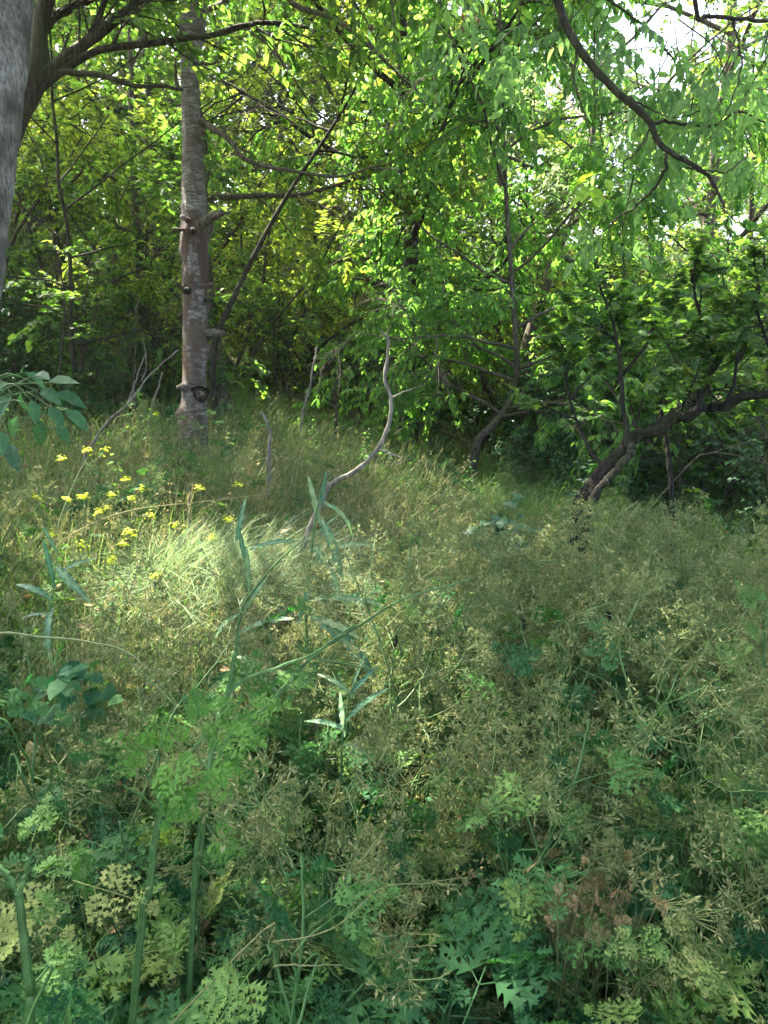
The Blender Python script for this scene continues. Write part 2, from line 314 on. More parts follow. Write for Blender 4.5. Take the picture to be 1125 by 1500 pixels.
def T_frond(seed, pairs=5, sub=4, teeth=3, wide=0.62, droop=0.35, big=0.44):
    """twice-divided umbellifer leaf, 1 long"""
    r = np.random.default_rng(seed); ps = []; pin = T_pinnule(teeth)
    f = lambda t: np.array([0.04*math.sin(t*3+seed), t, 0.10*t-droop*t*t])
    for i in range(5): ps.append(T_strip(f(i/5), f((i+1)/5), 0.007))
    for i in range(pairs):
        t = 0.30+0.62*(i/(pairs-1))**0.9; L_ = wide*(1-t*.86)*(0.9+.2*r.random())
        for s in (-1, 1):
            d = np.array([s*0.9, 0.62+0.1*r.random(), -0.15-0.25*r.random()]); d /= np.linalg.norm(d)
            nr = nrmz(np.array([s*.2*r.normal(), .15+.2*r.normal(), 1.0])); q0 = f(t)
            ps.append(T_strip(q0, q0+d*L_*.9, 0.004))
            k = max(2, int(sub*(1-t*.55)+.5))
            sd = np.cross(d, nr); sd /= np.linalg.norm(sd)
            for j in range(k):
                u = 0.22+0.68*j/k; l = L_*(big-0.5*big*u)*(0.9+.25*r.random())
                for ss in (-1, 1):
                    ps.append(T_xf(pin, q0+d*L_*u, d*.62+sd*ss*.85+Z*r.normal()*.12, nr+r.normal(size=3)*.38, l*(0.9+.3*r.random())))
            ps.append(T_xf(pin, q0+d*L_*.82, d, nr, L_*.6*big))
    for j in range(3): ps.append(T_xf(pin, f(0.92+.02*j), np.array([(j-1)*.8, 1, -.5]), Z, 0.13))
    return T_merge(ps)
OV = T_ovate(); OVW = T_ovate(.40, .10, .12); SIM = T_simple(.33); MAP = T_maple(); WAL = T_compound(); ASH = T_compound(3, .30, .3, .36)

# ------------------------------------------------------------------ growing branches
def grow(Pp, k, L_, ang, up=0.1, n=6, wob=0.15, tmin=0.3, tmax=1.0, grav=0.0, rng=None):
    m, q, _ = Pp.shape
    idx = np.repeat(np.arange(m), k); t = rng.uniform(tmin, tmax, len(idx))
    f = t*(q-1)*0.9999; i = f.astype(int); a = (f-i)[:, None]
    A = Pp[idx, i]; B = Pp[idx, i+1]; pos = A*(1-a)+B*a; d = nrmz(B-A)
    pr = nrmz(np.cross(d, rng.normal(size=(len(idx), 3))))
    an = ang*rng.uniform(.7, 1.3, len(idx))[:, None]
    dr = nrmz(d*np.cos(an)+pr*np.sin(an)+Z*up)
    ln = (L_ if np.isscalar(L_) else L_[idx])*rng.uniform(.55, 1.2, len(idx))*(1.15-.6*t)
    C = np.empty((len(idx), n, 3)); C[:, 0] = pos
    for j in range(1, n):
        dr = nrmz(dr+wob*rng.normal(size=dr.shape)-Z*grav)
        C[:, j] = C[:, j-1]+dr*(ln/(n-1))[:, None]
    return C
def leaves_on(geo, T, C, k, size, rng, tone=(0.5, 0.22), droop=0.25, flat=0.35, prune=None, base=0.1, tip=True):
    m, q, _ = C.shape
    idx = np.repeat(np.arange(m), k); t = np.tile(np.linspace(base, 1, k), m)+rng.uniform(-.06, .06, m*k); t = np.clip(t, 0, 1)
    f = t*(q-1)*0.9999; i = f.astype(int); a = (f-i)[:, None]
    A = C[idx, i]; B = C[idx, i+1]; pos = A*(1-a)+B*a; d = nrmz(B-A)
    sd = nrmz(np.cross(d, Z)+1e-4)*np.where(np.tile(np.arange(k) % 2, m), 1, -1)[:, None]
    dr = nrmz(d*.6+sd*.85+rng.normal(size=pos.shape)*.3-Z*droop)
    nr = nrmz(Z+rng.normal(size=pos.shape)*flat)
    keep = np.ones(len(pos), bool)
    if prune is not None: keep = prune(pos)
    tw = np.repeat(rng.normal(size=m)*0.12, k)
    geo.inst(T, pos[keep], dr[keep], nr[keep], (size*rng.uniform(.65, 1.2, len(pos)))[keep], np.clip(tone[0]+tw+tone[1]*rng.normal(size=len(pos)), 0.02, .98)[keep])

def make_tree(name, label, cat, seed, H, tr, cb, cr, limbs=11, brs=7, tws=7, lv=14, leaf=OV, lsize=.085, lmat='leaf_far', bark='bark_grey', lean=(0, 0), droop=.25, group=None, grav=.03, twl=.55, prune=None, loc=(0, 0, 0), top=1.0, tone=(.5, .2), path=None, up=.12):
    """trunk + limbs + sprays of leaves on twigs; H height, cb crown base, cr crown radius"""
    rng = np.random.default_rng(seed)
    t = np.linspace(0, 1, 14)
    if path is None:
        pth = np.stack([lean[0]*t*H+.02*H*np.cumsum(rng.normal(size=14))*.25, lean[1]*t*H+.02*H*np.cumsum(rng.normal(size=14))*.25, t*H-.15], 1); pth[0, :2] = 0
    else: pth = smooth_path(path, 24); 
    root = thing(name, label, cat, loc, 0, group)
    g = Geo(); n = len(pth); tt = np.linspace(0, 1, n)
    rr = tr*(1-.85*tt**0.9)*(1+.35*np.exp(-tt*18)); g.tubes(pth, rr, 12, cap=True)
    g.build('trunk', M[bark], root, True)
    # limbs
    zt = np.linspace(cb/H, .97*top, limbs)+rng.uniform(-.02, .02, limbs)
    zt = np.clip(zt, 0, .999); f = zt*(n-1); i = f.astype(int); st = pth[i]*(1-(f-i)[:, None])+pth[np.minimum(i+1, n-1)]*(f-i)[:, None]
    az = np.arange(limbs)*2.4+rng.uniform(-.5, .5, limbs)
    rel = (zt-cb/H)/max(1e-3, 1-cb/H)
    ln = cr*(0.55+.75*np.sin(np.pi*np.clip(rel*.85+.15, 0, 1)))*rng.uniform(.8, 1.15, limbs)
    el = .15+.75*rel+rng.uniform(-.12, .12, limbs)
    d = np.stack([np.cos(az)*np.cos(el), np.sin(az)*np.cos(el), np.sin(el)], 1)
    C = np.empty((limbs, 9, 3)); C[:, 0] = st
    for j in range(1, 9):
        d = nrmz(d+.13*rng.normal(size=d.shape)+Z*.02); C[:, j] = C[:, j-1]+d*(ln/8)[:, None]
    B = grow(C, brs, ln*.55, .9, up, 6, .16, .2, 1, grav, rng)
    W = grow(np.concatenate([B, B[:, ::1]]), tws//2+1, twl, .8, up*.5, 5, .14, .15, 1, grav*1.6, rng)
    g = Geo()
    lr = tr*.42*(1-.5*rel); g.tubes(C, lr[:, None]*np.linspace(1, .18, 9)[None], 7)
    g.tubes(B, np.repeat(lr*.35, brs)[:, None]*np.linspace(1, .25, 6)[None], 5)
    g.tubes(W, np.full(len(W), .0045*max(1, lsize/.08))[:, None]*np.linspace(1, .4, 5)[None], 3)
    g.build('branches', M[bark], root, True)
    g = Geo(); leaves_on(g, leaf, W, lv, lsize, rng, tone, droop, prune=prune)
    g.build('crown', M[lmat], root)
    return root

def make_shrub(name, label, cat, seed, H, cr, stems=7, brs=7, tws=5, lv=12, leaf=OV, lsize=.07, lmat='leaf_mid', bark='twig', group=None, droop=.2, tone=(.45, .2), twl=.4):
    rng = np.random.default_rng(seed); root = thing(name, label, cat, group=group)
    az = np.arange(stems)*2.4; S = np.empty((stems, 8, 3)); S[:, 0] = np.stack([np.cos(az), np.sin(az), 0*az], 1)*.12*rng.random((stems, 1)); S[:, 0, 2] = -.1
    el = rng.uniform(.7, 1.35, stems); d = np.stack([np.cos(az)*np.cos(el), np.sin(az)*np.cos(el), np.sin(el)], 1)
    ln = H*rng.uniform(.75, 1.1, stems)
    for j in range(1, 8):
        d = nrmz(d+.12*rng.normal(size=d.shape)); S[:, j] = S[:, j-1]+d*(ln/7)[:, None]
    B = grow(S, brs, cr*.9, .9, .05, 6, .16, .1, 1, .03, rng); W = grow(B, tws, twl, .8, 0, 5, .15, .1, 1, .05, rng)
    g = Geo(); g.tubes(S, np.linspace(.022, .006, 8)[None].repeat(stems, 0)*H/2.2, 6); g.tubes(B, np.linspace(.008, .003, 6)[None].repeat(len(B), 0), 4); g.tubes(W, np.linspace(.0035, .0015, 5)[None].repeat(len(W), 0), 3)
    g.build('stems', M[bark], root, True)
    g = Geo(); leaves_on(g, leaf, W, lv, lsize, rng, tone, droop); g.build('foliage', M[lmat], root)
    return root
def gl(x, y, dz=0): return (float(x), float(y), float(ground(x, y))+dz)

# ------------------------------------------------------------------ ground
def build_ground():
    n = 260; u = np.linspace(-1, 1, n); s = np.sign(u)*(np.abs(u)*14+np.abs(u)**5*260)
    v = np.linspace(-.45, 1, n); t = np.sign(v)*(np.abs(v)*22+np.abs(v)**5*330)
    X, Y = np.meshgrid(s, t); Zz = ground(X, Y)
    V = np.stack([X, Y, Zz], -1).reshape(-1, 3)
    i = (np.arange(n-1)[:, None]*n+np.arange(n-1)[None]).reshape(-1)
    g = Geo(); g.add(V, [np.stack([i, i+1, i+n+1, i+n], 1)]); tag(g.build('ground', M['soil'], smooth=True), kind='structure')
build_ground()

# ------------------------------------------------------------------ grass (uncountable)
def blades(geo, x, y, h, w, rng, lean=.35, tone=(.5, .2), wind=(.1, .0), seg=4):
    m = len(x); az = rng.uniform(0, 2*math.pi, m); ln = lean*rng.uniform(.2, 1.6, m)
    hd = np.stack([np.cos(az), np.sin(az)], 1)*ln[:, None]+np.array(wind)
    t = np.linspace(0, 1, seg+1)[None, :]
    base = np.stack([x, y, ground(x, y)-.02], 1)
    C = np.empty((m, seg+1, 3)); C[:, :, 0] = base[:, None, 0]+hd[:, 0:1]*h[:, None]*t**2; C[:, :, 1] = base[:, None, 1]+hd[:, 1:2]*h[:, None]*t**2
    C[:, :, 2] = base[:, None, 2]+h[:, None]*(t-.35*np.minimum(ln, 1.2)[:, None]*t**2.5)
    sd = np.stack([-np.sin(az+rng.normal(size=m)*.6), np.cos(az+rng.normal(size=m)*.6), 0*az], 1)
    wd = w[:, None]*(1-t**1.8)*.5+.0004
    V = np.stack([C-sd[:, None]*wd[:, :, None], C+sd[:, None]*wd[:, :, None]], 2).reshape(m, -1, 3)
    i = np.arange(seg)[:, None]*2; F = np.concatenate([i, i+1, i+3, i+2], 1)
    F = (F[None]+(np.arange(m)*(seg+1)*2)[:, None, None]).reshape(-1, 4)
    geo.add(V.reshape(-1, 3), [F], np.repeat(np.clip(tone[0]+tone[1]*rng.normal(size=m), .02, .98), (seg+1)*2))
    return C
def scatter(n, rng, y0, y1, power=1.0, spread=.62, pad=.5):
    """points inside the view wedge, denser near the camera"""
    u = rng.random(n); y = y0*(y1/y0)**(u**power); x = rng.uniform(-1, 1, n)*(y*spread+pad); return x, y
def fbm(x, y, s=1.0, o=0.0):
    return (np.sin(x*1.3*s+o)+np.sin(y*1.1*s+1.7*o+.5*x*s)+.6*np.sin(x*2.9*s+2*o)*np.sin(y*3.1*s)+.4*np.sin(x*6.3*s-y*5.1*s+o))/3+.5
rng = np.random.default_rng(11)
def seedheads(geo, C, rng, k=9, size=.016, tone=(.6, .2)):
    """small grains along the top third of grass stalks"""
    m, q, _ = C.shape; idx = np.repeat(np.arange(m), k); t = rng.uniform(.74, 1, m*k); f = t*(q-1)*.9999; i = f.astype(int); a = (f-i)[:, None]
    pos = C[idx, i]*(1-a)+C[idx, i+1]*a; d = nrmz(C[idx, i+1]-C[idx, i]); pos = pos+rng.normal(size=pos.shape)*.006
    geo.inst(SIM, pos, d+rng.normal(size=pos.shape)*.35, rng.normal(size=pos.shape), size*rng.uniform(.6, 1.3, m*k), np.clip(tone[0]+tone[1]*rng.normal(size=m*k), 0, 1))
g = Geo()
x, y = scatter(115000, rng, 1.3, 16, .8)
k = rng.random(len(x)) < .45+.6*(fbm(x, y, .8)-.5)+.2*sst(.4, -1, x); x, y = x[k], y[k]
blades(g, x, y, rng.uniform(.18, .5, len(x))*(1-.25*sst(7, 12, y)), rng.uniform(.003, .0065, len(x))*(1+y*.05), rng, .5, (.42, .22))
x, y = scatter(26000, rng, .55, 1.7, 1.0, .7, .5)
blades(g, x, y, rng.uniform(.12, .40, len(x)), rng.uniform(.003, .006, len(x)), rng, .5, (.35, .2))
tag(g.build('grass', M['grass']), 'tangled green grass between the weeds across the clearing', 'grass', kind='stuff')
g = Geo()
x, y = scatter(72000, rng, 1.4, 14, .75)
d = fbm(x, y, .9, 2.0); k = rng.random(len(x)) < np.clip(.15+.9*(d-.42)+.35*np.exp(-((x+.2)/1.0)**2-((y-4.6)/2)**2)+.2*sst(.5, -1.5, x)*sst(3, 5, y), 0, 1); x, y = x[k], y[k]
C = blades(g, x, y, rng.uniform(.22, .62, len(x))*(1-.2*sst(7, 12, y)), rng.uniform(.0016, .0035, len(x))*(1+y*.07), rng, .45, (.42, .25))
sel = rng.random(len(C)) < .22; seedheads(g, C[sel], rng)
tag(g.build('dry_grass', M['drygrass']), 'straw coloured dry grass stalks leaning over the clearing', 'dry grass', kind='stuff')

# ------------------------------------------------------------------ trees that stand out
def above(S, off, m=.25):
    Sw = S+off; Sw[..., 2] = np.maximum(Sw[..., 2], 1.65+.42*np.maximum(Sw[..., 1], 0)+m); return Sw-off
def out_of_view(off, m=.0):
    return lambda p: (p[:, 2]+off[2] > 1.65+.41*np.maximum(p[:, 1]+off[1], 0)+m)
def limb_leaves(g, gt, paths, rng, k=7, L_=.5, tw=5, twl=.35, leaf=OV, size=.075, lv=10, tone=(.5, .2), droop=.25, tmin=.25, prune=None, bk=True):
    """side twigs and leaves for hand-drawn limbs (paths: list of (n,3) with equal n)"""
    A = np.array([smooth_path(p, 12) for p in paths]); B = grow(A, k, L_, .8, .05, 6, .15, tmin, 1, .02, rng)
    W = grow(B, tw, twl, .7, 0, 5, .14, .1, 1, .04, rng)
    gt.tubes(B, np.linspace(.008, .003, 6)[None].repeat(len(B), 0), 5); gt.tubes(W, np.linspace(.0035, .0015, 5)[None].repeat(len(W), 0), 3)
    leaves_on(g, leaf, W, lv, size, rng, tone, droop, prune=prune)
def rough_trunk(g, path, rr, rng, n=70, sides=26, amp=.07, knots=(), cap=True):
    """a trunk with an uneven surface; knots = (t, angle, height, size)"""
    C = smooth_path(path, n); tt = np.linspace(0, 1, n); r0 = np.interp(tt, np.linspace(0, 1, len(rr)), rr)
    tg = nrmz(np.gradient(C, axis=0)); ref = np.array([1.0, 0, 0]); v = nrmz(np.cross(tg, ref)); u = np.cross(v, tg)
    a = np.arange(sides)*2*math.pi/sides; ln = np.linalg.norm(C[-1]-C[0])
    zz = tt[:, None]*ln
    d = 1+amp*(.6*np.sin(2*a[None]+zz*1.3+1)+.5*np.sin(3*a[None]-zz*2.1)+.35*np.sin(5*a[None]+zz*5)+.3*np.sin(zz*9+a[None]))+amp*.35*rng.normal(size=(n, sides))
    for (t, ang, h, s) in knots:
        da = np.angle(np.exp(1j*(a-ang)))[None]; dz = (tt-t)[:, None]*ln
        d = d+h*np.exp(-(da/ (s*9))**2-(dz/s)**2)
    V = C[:, None]+(r0[:, None]*d)[:, :, None]*(np.cos(a)[None, :, None]*u[:, None]+np.sin(a)[None, :, None]*v[:, None])
    j = np.arange(sides); i = np.arange(n-1)[:, None]*sides
    F = np.stack([i+j, i+(j+1) % sides, i+sides+(j+1) % sides, i+sides+j], -1).reshape(-1, 4)
    V = V.reshape(-1, 3); c = len(V); V = np.vstack([V, C[-1]+tg[-1]*.01])
    F3 = np.stack([(n-1)*sides+j, (n-1)*sides+(j+1) % sides, np.full(sides, c)], 1)
    g.add(V, [F, F3]); return C

# places kept open in the crowns above, where the sun reaches the weeds
GAPS = []
def sun_gap(px, py, h, r): x, y = on_ground(px, py, h); GAPS.append((np.array([x, y, float(ground(x, y))+h]), r))
for q in [(305, 815, .3, .40), (370, 850, .3, .34), (435, 790, .4, .25), (400, 960, .3, .32), (520, 1000, .3, .3), (500, 1110, .3, .34), (560, 930, .35, .2), (600, 690, .3, .5), (640, 760, .3, .3), (450, 600, .3, .5), (400, 570, .4, .5), (540, 850, .4, .2), (860, 640, .9, .2), (960, 480, 2.2, .3)]: sun_gap(*q)
def thin_out(B, off):
    f = prune_at(off); return B[f(B[:, -1]) & f(B[:, len(B[0])//2])]
def prune_at(off):
    off = np.array(off)
    def f(pos):
        p = pos+off; keep = np.ones(len(p), bool)
        for c, r in GAPS:
            v = p-c; t = v@SUN; d = np.linalg.norm(v-t[:, None]*SUN, axis=1); keep &= ~((d < 1.45*r*(1+.25*np.sin(t*3))) & (t > .6))
        return keep
    return f

# --- cherry tree, left of the middle
rng = np.random.default_rng(3)
cb = gl(*P(284, 700, 6.3)[:2]); off = np.array(cb)
root = thing('cherry_tree', 'cherry tree with banded grey bark, a stub and orange lichen at its foot', 'tree', cb)
pth = [off*[1, 1, 0]+[0, 0, cb[2]-.2]]+[P(*q)[:] for q in [(284, 640, 6.3), (285, 560, 6.3), (285, 450, 6.3), (285, 330, 6.3), (281, 200, 6.3), (279, 100, 6.35), (285, 0, 6.4), (292, -120, 6.5), (300, -300, 6.6), (300, -560, 6.8)]]
pth = np.array(pth)-off; pth[0, :2] = pth[1, :2]
g = Geo(); rough_trunk(g, pth, [.135, .112, .096, .098, .110, .075, .073, .112, .095, .08, .05], rng, 110, 32, .035,
    knots=[(.385, -1.9, .35, .07), (.40, .5, .5, .08), (.37, 3.4, .3, .06), (.30, .6, .4, .06), (.245, .2, .5, .07), (.19, -2.2, .35, .06), (.14, 3.6, .5, .09), (.135, -.7, .35, .06), (.60, .1, .2, .05), (.66, 3.1, .25, .06)])
gt_ = g
def flakes(g, path, r0, n, t0, t1):
    C = smooth_path(path, 200); 
    for i in range(n):
        t = rng.uniform(t0, t1); k = int(t*198); a = rng.uniform(-2.9, .1); r_ = np.interp(t, np.linspace(0, 1, len(r0)), r0)*1.02; o_ = np.array([math.cos(a), math.sin(a), 0]); sd = np.array([-math.sin(a), math.cos(a), 0])
        w_ = rng.uniform(.012, .035); h_ = rng.uniform(.004, .012); p = C[k]+o_*r_; lift = rng.uniform(.3, 1.1)
        q = [p-sd*w_*.5, p-sd*w_*.5+Z*h_, p+o_*.002+Z*h_, p+o_*.002, p+sd*w_*.5+o_*w_*.5*lift, p+sd*w_*.5+o_*w_*.5*lift+Z*h_*.7]
        g.add(q, [np.array([(0, 3, 2, 1), (3, 4, 5, 2)])])
flakes(gt_, pth, [.135, .112, .096, .098, .110, .075, .073, .112, .095, .08, .05], 260, .12, .72); gt_.build('trunk', M['cherry'], root, True)
def stub(p0, p1, r0, r1, mat='cherry', name='branch_stub', knob=True):
    a, b = np.array(p0)-off, np.array(p1)-off; gg = Geo(); t = np.linspace(0, 1, 7)[:, None]
    t = np.linspace(-.3, 1, 11)[:, None]; C = a*(1-t)+b*t+rng.normal(size=(11, 3))*r0*.09; gg.tubes(C, (r0*(1-t[:, 0])+r1*t[:, 0])*(.78+.7*np.exp(-(t[:, 0]+.3)*5))*(1+.09*rng.normal(size=11)), 14, cap=True); gg.build(name, M[mat], root, True)
stub(P(290, 332, 6.25), P(326, 311, 6.1), .05, .034, 'bark_grey'); stub(P(285, 328, 6.25), P(266, 318, 6.1), .035, .02); stub(P(284, 338, 6.25), P(253, 335, 6.1), .022, .010)
stub(P(282, 335, 6.25), P(283, 340, 6.10), .045, .03, 'bark_dark'); stub(P(295, 420, 6.25), P(314, 415, 6.1), .022, .012); stub(P(296, 440, 6.3), P(309, 441, 6.2), .035, .02, 'bark_dark')
stub(P(292, 488, 6.3), P(327, 488, 6.25), .05, .035); stub(P(276, 566, 6.25), P(262, 568, 6.15), .05, .03); stub(P(293, 578, 6.2), P(297, 585, 6.08), .05, .035, 'bark_dark'); stub(P(275, 425, 6.2), P(272, 424, 6.12), .03, .02, 'bark_dark')
g = Geo()
L0 = [[(270, 60, 6.35), (255, 48, 6.3), (245, 10, 6.3), (240, -80, 6.2), (215, -220, 6)], [(296, 178, 6.3), (315, 190, 6.2), (340, 206, 6.1), (362, 231, 6.1), (420, 245, 6.1), (500, 257, 6.2), (555, 244, 6.2)],
      [(290, 92, 6.35), (310, 93, 6.4), (325, 92, 6.4)], [(290, 55, 6.4), (320, 50, 6.4), (355, 40, 6.4), (400, 50, 6.4), (440, 62, 6.4), (480, 70, 6.4), (520, 65, 6.4)], [(355, 40, 6.4), (395, 70, 6.4), (430, 120, 6.3), (460, 160, 6.3), (495, 175, 6.3), (540, 195, 6.3)],
      [(300, -20, 6.5), (380, -20, 6.3), (440, 10, 6.2), (500, 30, 6.1), (560, 80, 6), (620, 140, 6)], [(262, 130, 6.3), (256, 110, 6.3), (258, 80, 6.2)]]
for q, r0 in zip(L0, (.045, .03, .018, .018, .013, .03, .02)):
    c = smooth_path([P(*a)-off for a in q], 30); c += np.cumsum(rng.normal(size=c.shape)*.003, 0); g.tubes(c, np.linspace(r0, r0*.25, 30), 8)
C = np.array([smooth_path([P(*a)-off for a in L0[i]], 12) for i in (1, 3, 4, 5)])
B = grow(C, 9, .45, .7, -.1, 7, .16, .2, 1, .03, rng); g.tubes(B, np.linspace(.007, .002, 7)[None].repeat(len(B), 0), 4)
# crown above the picture
S = []; 
for az, el, z0 in [(0, .35, .62), (1, .5, .7), (2.1, .3, .66), (3, .5, .75), (4.2, .3, .7), (5.2, .4, .64), (.5, .8, .85), (2.7, .9, .9), (4.8, .85, .86), (3.7, .15, .6), (5.8, .15, .6), (1.5, .2, .62)]:
    p = smooth_path(pth, 100)[int(z0*99)]; d = np.array([math.cos(az)*math.cos(el), math.sin(az)*math.cos(el), math.sin(el)]); q = [p]
    for j in range(8): d = nrmz(d+rng.normal(size=3)*.12); q.append(q[-1]+d*.48)
    S.append(q)
S = above(np.array(S), off); g.tubes(S, np.linspace(.045, .012, 9)[None].repeat(len(S), 0), 7)
B = thin_out(grow(S, 9, 1.5, .8, .1, 6, .15, .15, 1, .02, rng), off); W = grow(B, 6, .5, .8, 0, 5, .15, .15, 1, .05, rng)
g.tubes(B, np.linspace(.014, .004, 6)[None].repeat(len(B), 0), 5); g.tubes(W, np.linspace(.004, .002, 5)[None].repeat(len(W), 0), 3)
g.build('branches', M['bark_grey'], root, True)
g = Geo(); leaves_on(g, OV, W, 13, .10, rng, prune=prune_at(off)); g.build('crown', M['leaf_mid'], root)

# --- pale leaning trunk at the left edge
rng = np.random.default_rng(5)
bx, by = P(-80, 800, 3.1)[:2]; pb = gl(bx, by); off = np.array(pb)
root = thing('pale_tree', 'pale weathered grey trunk leaning at the left edge of the clearing', 'tree', pb)
pth = np.array([np.array(pb)+[0, 0, -.2]]+[P(*q) for q in [(-70, 650, 3.1), (-38, 400, 3.1), (-28, 300, 3.1), (-8, 150, 3.1), (10, 0, 3.15), (42, -300, 3.3), (60, -700, 3.8), (90, -1300, 4.4)]])-off
g = Geo(); rough_trunk(g, pth, [.15, .125, .108, .107, .105, .10, .09, .08, .03], rng, 90, 26, .05, knots=[(.28, -1.4, .2, .06), (.36, -.8, .25, .07), (.3, 0, .2, .05), (.42, -1.8, .2, .05), (.22, -.4, .2, .06)])
g.build('trunk', M['bark_pale'], root, True)
pp = smooth_path(pth, 100); S = []  # unseen crown above the view, put in to shade the foreground
for i in range(22):
    p = pp[int(58+i*1.85)]; az = i*2.4; el = .2+.04*i; d = np.array([math.cos(az)*math.cos(el), math.sin(az)*math.cos(el), math.sin(el)]); q = [p]
    for j in range(8): d = nrmz(d+rng.normal(size=3)*.12); q.append(q[-1]+d*.42)
    S.append(q)
for i in range(8):  # extra limbs out of view, added to shade the left foreground
    p = pp[60+i*3]; az = 1.7+i*.27; el = .12+.1*(i % 3); d = np.array([math.cos(az)*math.cos(el), math.sin(az)*math.cos(el), math.sin(el)]); q = [p]
    for j in range(8): d = nrmz(d+rng.normal(size=3)*.1); q.append(q[-1]+d*.5)
    S.append(q)
S = above(np.array(S), off); g = Geo(); g.tubes(S, np.linspace(.04, .01, 9)[None].repeat(len(S), 0), 7)
B = grow(S, 8, 1.4, .8, .05, 6, .15, .15, 1, .02, rng); ov = out_of_view(off, .15); B = thin_out(B[ov(B[:, -1]) & ov(B[:, 3])], off); W = grow(B, 7, .5, .8, 0, 5, .15, .15, 1, .05, rng); W = thin_out(W[ov(W[:, -1])], off)
g.tubes(B, np.linspace(.013, .004, 6)[None].repeat(len(B), 0), 5); g.tubes(W, np.linspace(.004, .002, 5)[None].repeat(len(W), 0), 3)
g.build('branches', M['bark_grey'], root, True)
g = Geo(); leaves_on(g, OV, W, 12, .10, rng, prune=prune_at(off)); g.build('crown', M['leaf_mid'], root)

# --- dark forked tree behind the pale trunk
rng = np.random.default_rng(6)
fb = gl(*P(-75, 700, 5.2)[:2]); off = np.array(fb)
root = thing('dark_tree', 'dark forked tree behind the pale trunk, thick limbs spreading right', 'tree', fb)
pth = np.array([off+[0, 0, -.2]]+[P(*q) for q in [(-70, 600, 5.2), (-35, 400, 5.2), (-5, 270, 5.2), (25, 175, 5.2), (52, 105, 5.2), (58, 40, 5.2), (80, -60, 5.2), (90, -300, 5.2)]])-off; pth[0, :2] = pth[1, :2]
g = Geo(); rough_trunk(g, pth, [.11, .08, .07, .065, .07, .09, .05, .05, .03], rng, 60, 20, .06); g.build('trunk', M['bark_dark'], root, True)
LL = [([(45, 140, 5.2), (90, 85, 5.2), (150, 38, 5.2), (205, -5, 5.2), (280, -70, 5.2), (380, -180, 5.1)], .046), ([(50, 140, 5.2), (105, 95, 5.2), (160, 68, 5.2), (230, 60, 5.2), (300, 52, 5.25), (345, 38, 5.3), (400, 32, 5.3), (450, 40, 5.3)], .028),
      ([(55, 112, 5.2), (100, 105, 5.15), (150, 108, 5.1), (200, 123, 5.1), (240, 128, 5.1), (266, 132, 5.1)], .024), ([(50, 60, 5.2), (80, 20, 5.3), (140, -10, 5.4), (220, -100, 5.5)], .04), ([(100, 90, 5.2), (125, 60, 5.2), (150, -20, 5.2), (140, -140, 5.2)], .03)]
g = Geo()
for q, r0 in LL:
    c = smooth_path([P(*a)-off for a in q], 30); c += np.cumsum(rng.normal(size=c.shape)*.003, 0); g.tubes(c, np.linspace(r0, r0*.4, 30), 10)
S = np.array([smooth_path([P(*a)-off for a in q], 12) for q, _ in LL]); gc = Geo()
limb_leaves(gc, g, S[[0, 1, 3, 4]], rng, 9, .8, 5, .4, OV, .085, 11, prune=prune_at(off))
S = []  # unseen high limbs, added to keep sun off the left foreground
for i in range(14):
    az = 2.2+i*.34; el = .15+.5*rng.random(); d = np.array([math.cos(az)*math.cos(el), math.sin(az)*math.cos(el), math.sin(el)]); q = [pth[-1]-[0, 0, .1*(i % 5)]]
    for j in range(8): d = nrmz(d+rng.normal(size=3)*.12); q.append(q[-1]+d*.45)
    S.append(q)
S = above(np.array(S), off); g.tubes(S, np.linspace(.04, .01, 9)[None].repeat(len(S), 0), 7)
B = grow(S, 8, 1.3, .8, .05, 6, .15, .15, 1, .02, rng); ov = out_of_view(off, .1); B = thin_out(B[ov(B[:, -1])], off); W = grow(B, 6, .5, .8, 0, 5, .15, .15, 1, .05, rng); W = thin_out(W[ov(W[:, -1])], off)
g.tubes(B, np.linspace(.013, .004, 6)[None].repeat(len(B), 0), 5); g.tubes(W, np.linspace(.004, .002, 5)[None].repeat(len(W), 0), 3); leaves_on(gc, OV, W, 12, .10, rng, prune=prune_at(off))
g.build('limbs', M['bark_dark'], root, True); gc.build('crown', M['leaf_mid'], root)

# --- leaning dark tree on the right
rng = np.random.default_rng(8)
rb = gl(*P(836, 800, 4.7)[:2]); off = np.array(rb)
root = thing('leaning_tree', 'dark leaning tree bending low to the right over the weeds', 'tree', rb)
pth = np.array([off+[0, 0, -.15]]+[P(*q) for q in [(852, 752, 4.7), (862, 722, 4.7), (890, 684, 4.7), (912, 662, 4.7), (930, 640, 4.72), (962, 630, 4.66), (988, 612, 4.65), (1008, 610, 4.6), (1030, 597, 4.55), (1060, 596, 4.55), (1085, 582, 4.5), (1130, 577, 4.4), (1200, 560, 4.3), (1300, 520, 4.2)]])-off
g = Geo(); rough_trunk(g, pth, [.06, .05, .043, .033, .038, .029, .033, .024, .029, .022, .021, .016], rng, 100, 18, .18, knots=[(.33, 1.5, .5, .05), (.5, 1.2, .5, .04), (.56, -1.5, .4, .04)]); g.build('trunk', M['bark_black'], root, True)
g = Geo(); c = smooth_path([P(*a)-off for a in [(858, 748, 4.6), (878, 716, 4.58), (902, 690, 4.57), (922, 665, 4.6), (926, 648, 4.65)]], 40)
g.tubes(c+rng.normal(size=c.shape)*.004, np.linspace(.026, .022, 40)*(1+.1*rng.normal(size=40)), 14); g.build('side_trunk', M['bark_dark'], root, True)
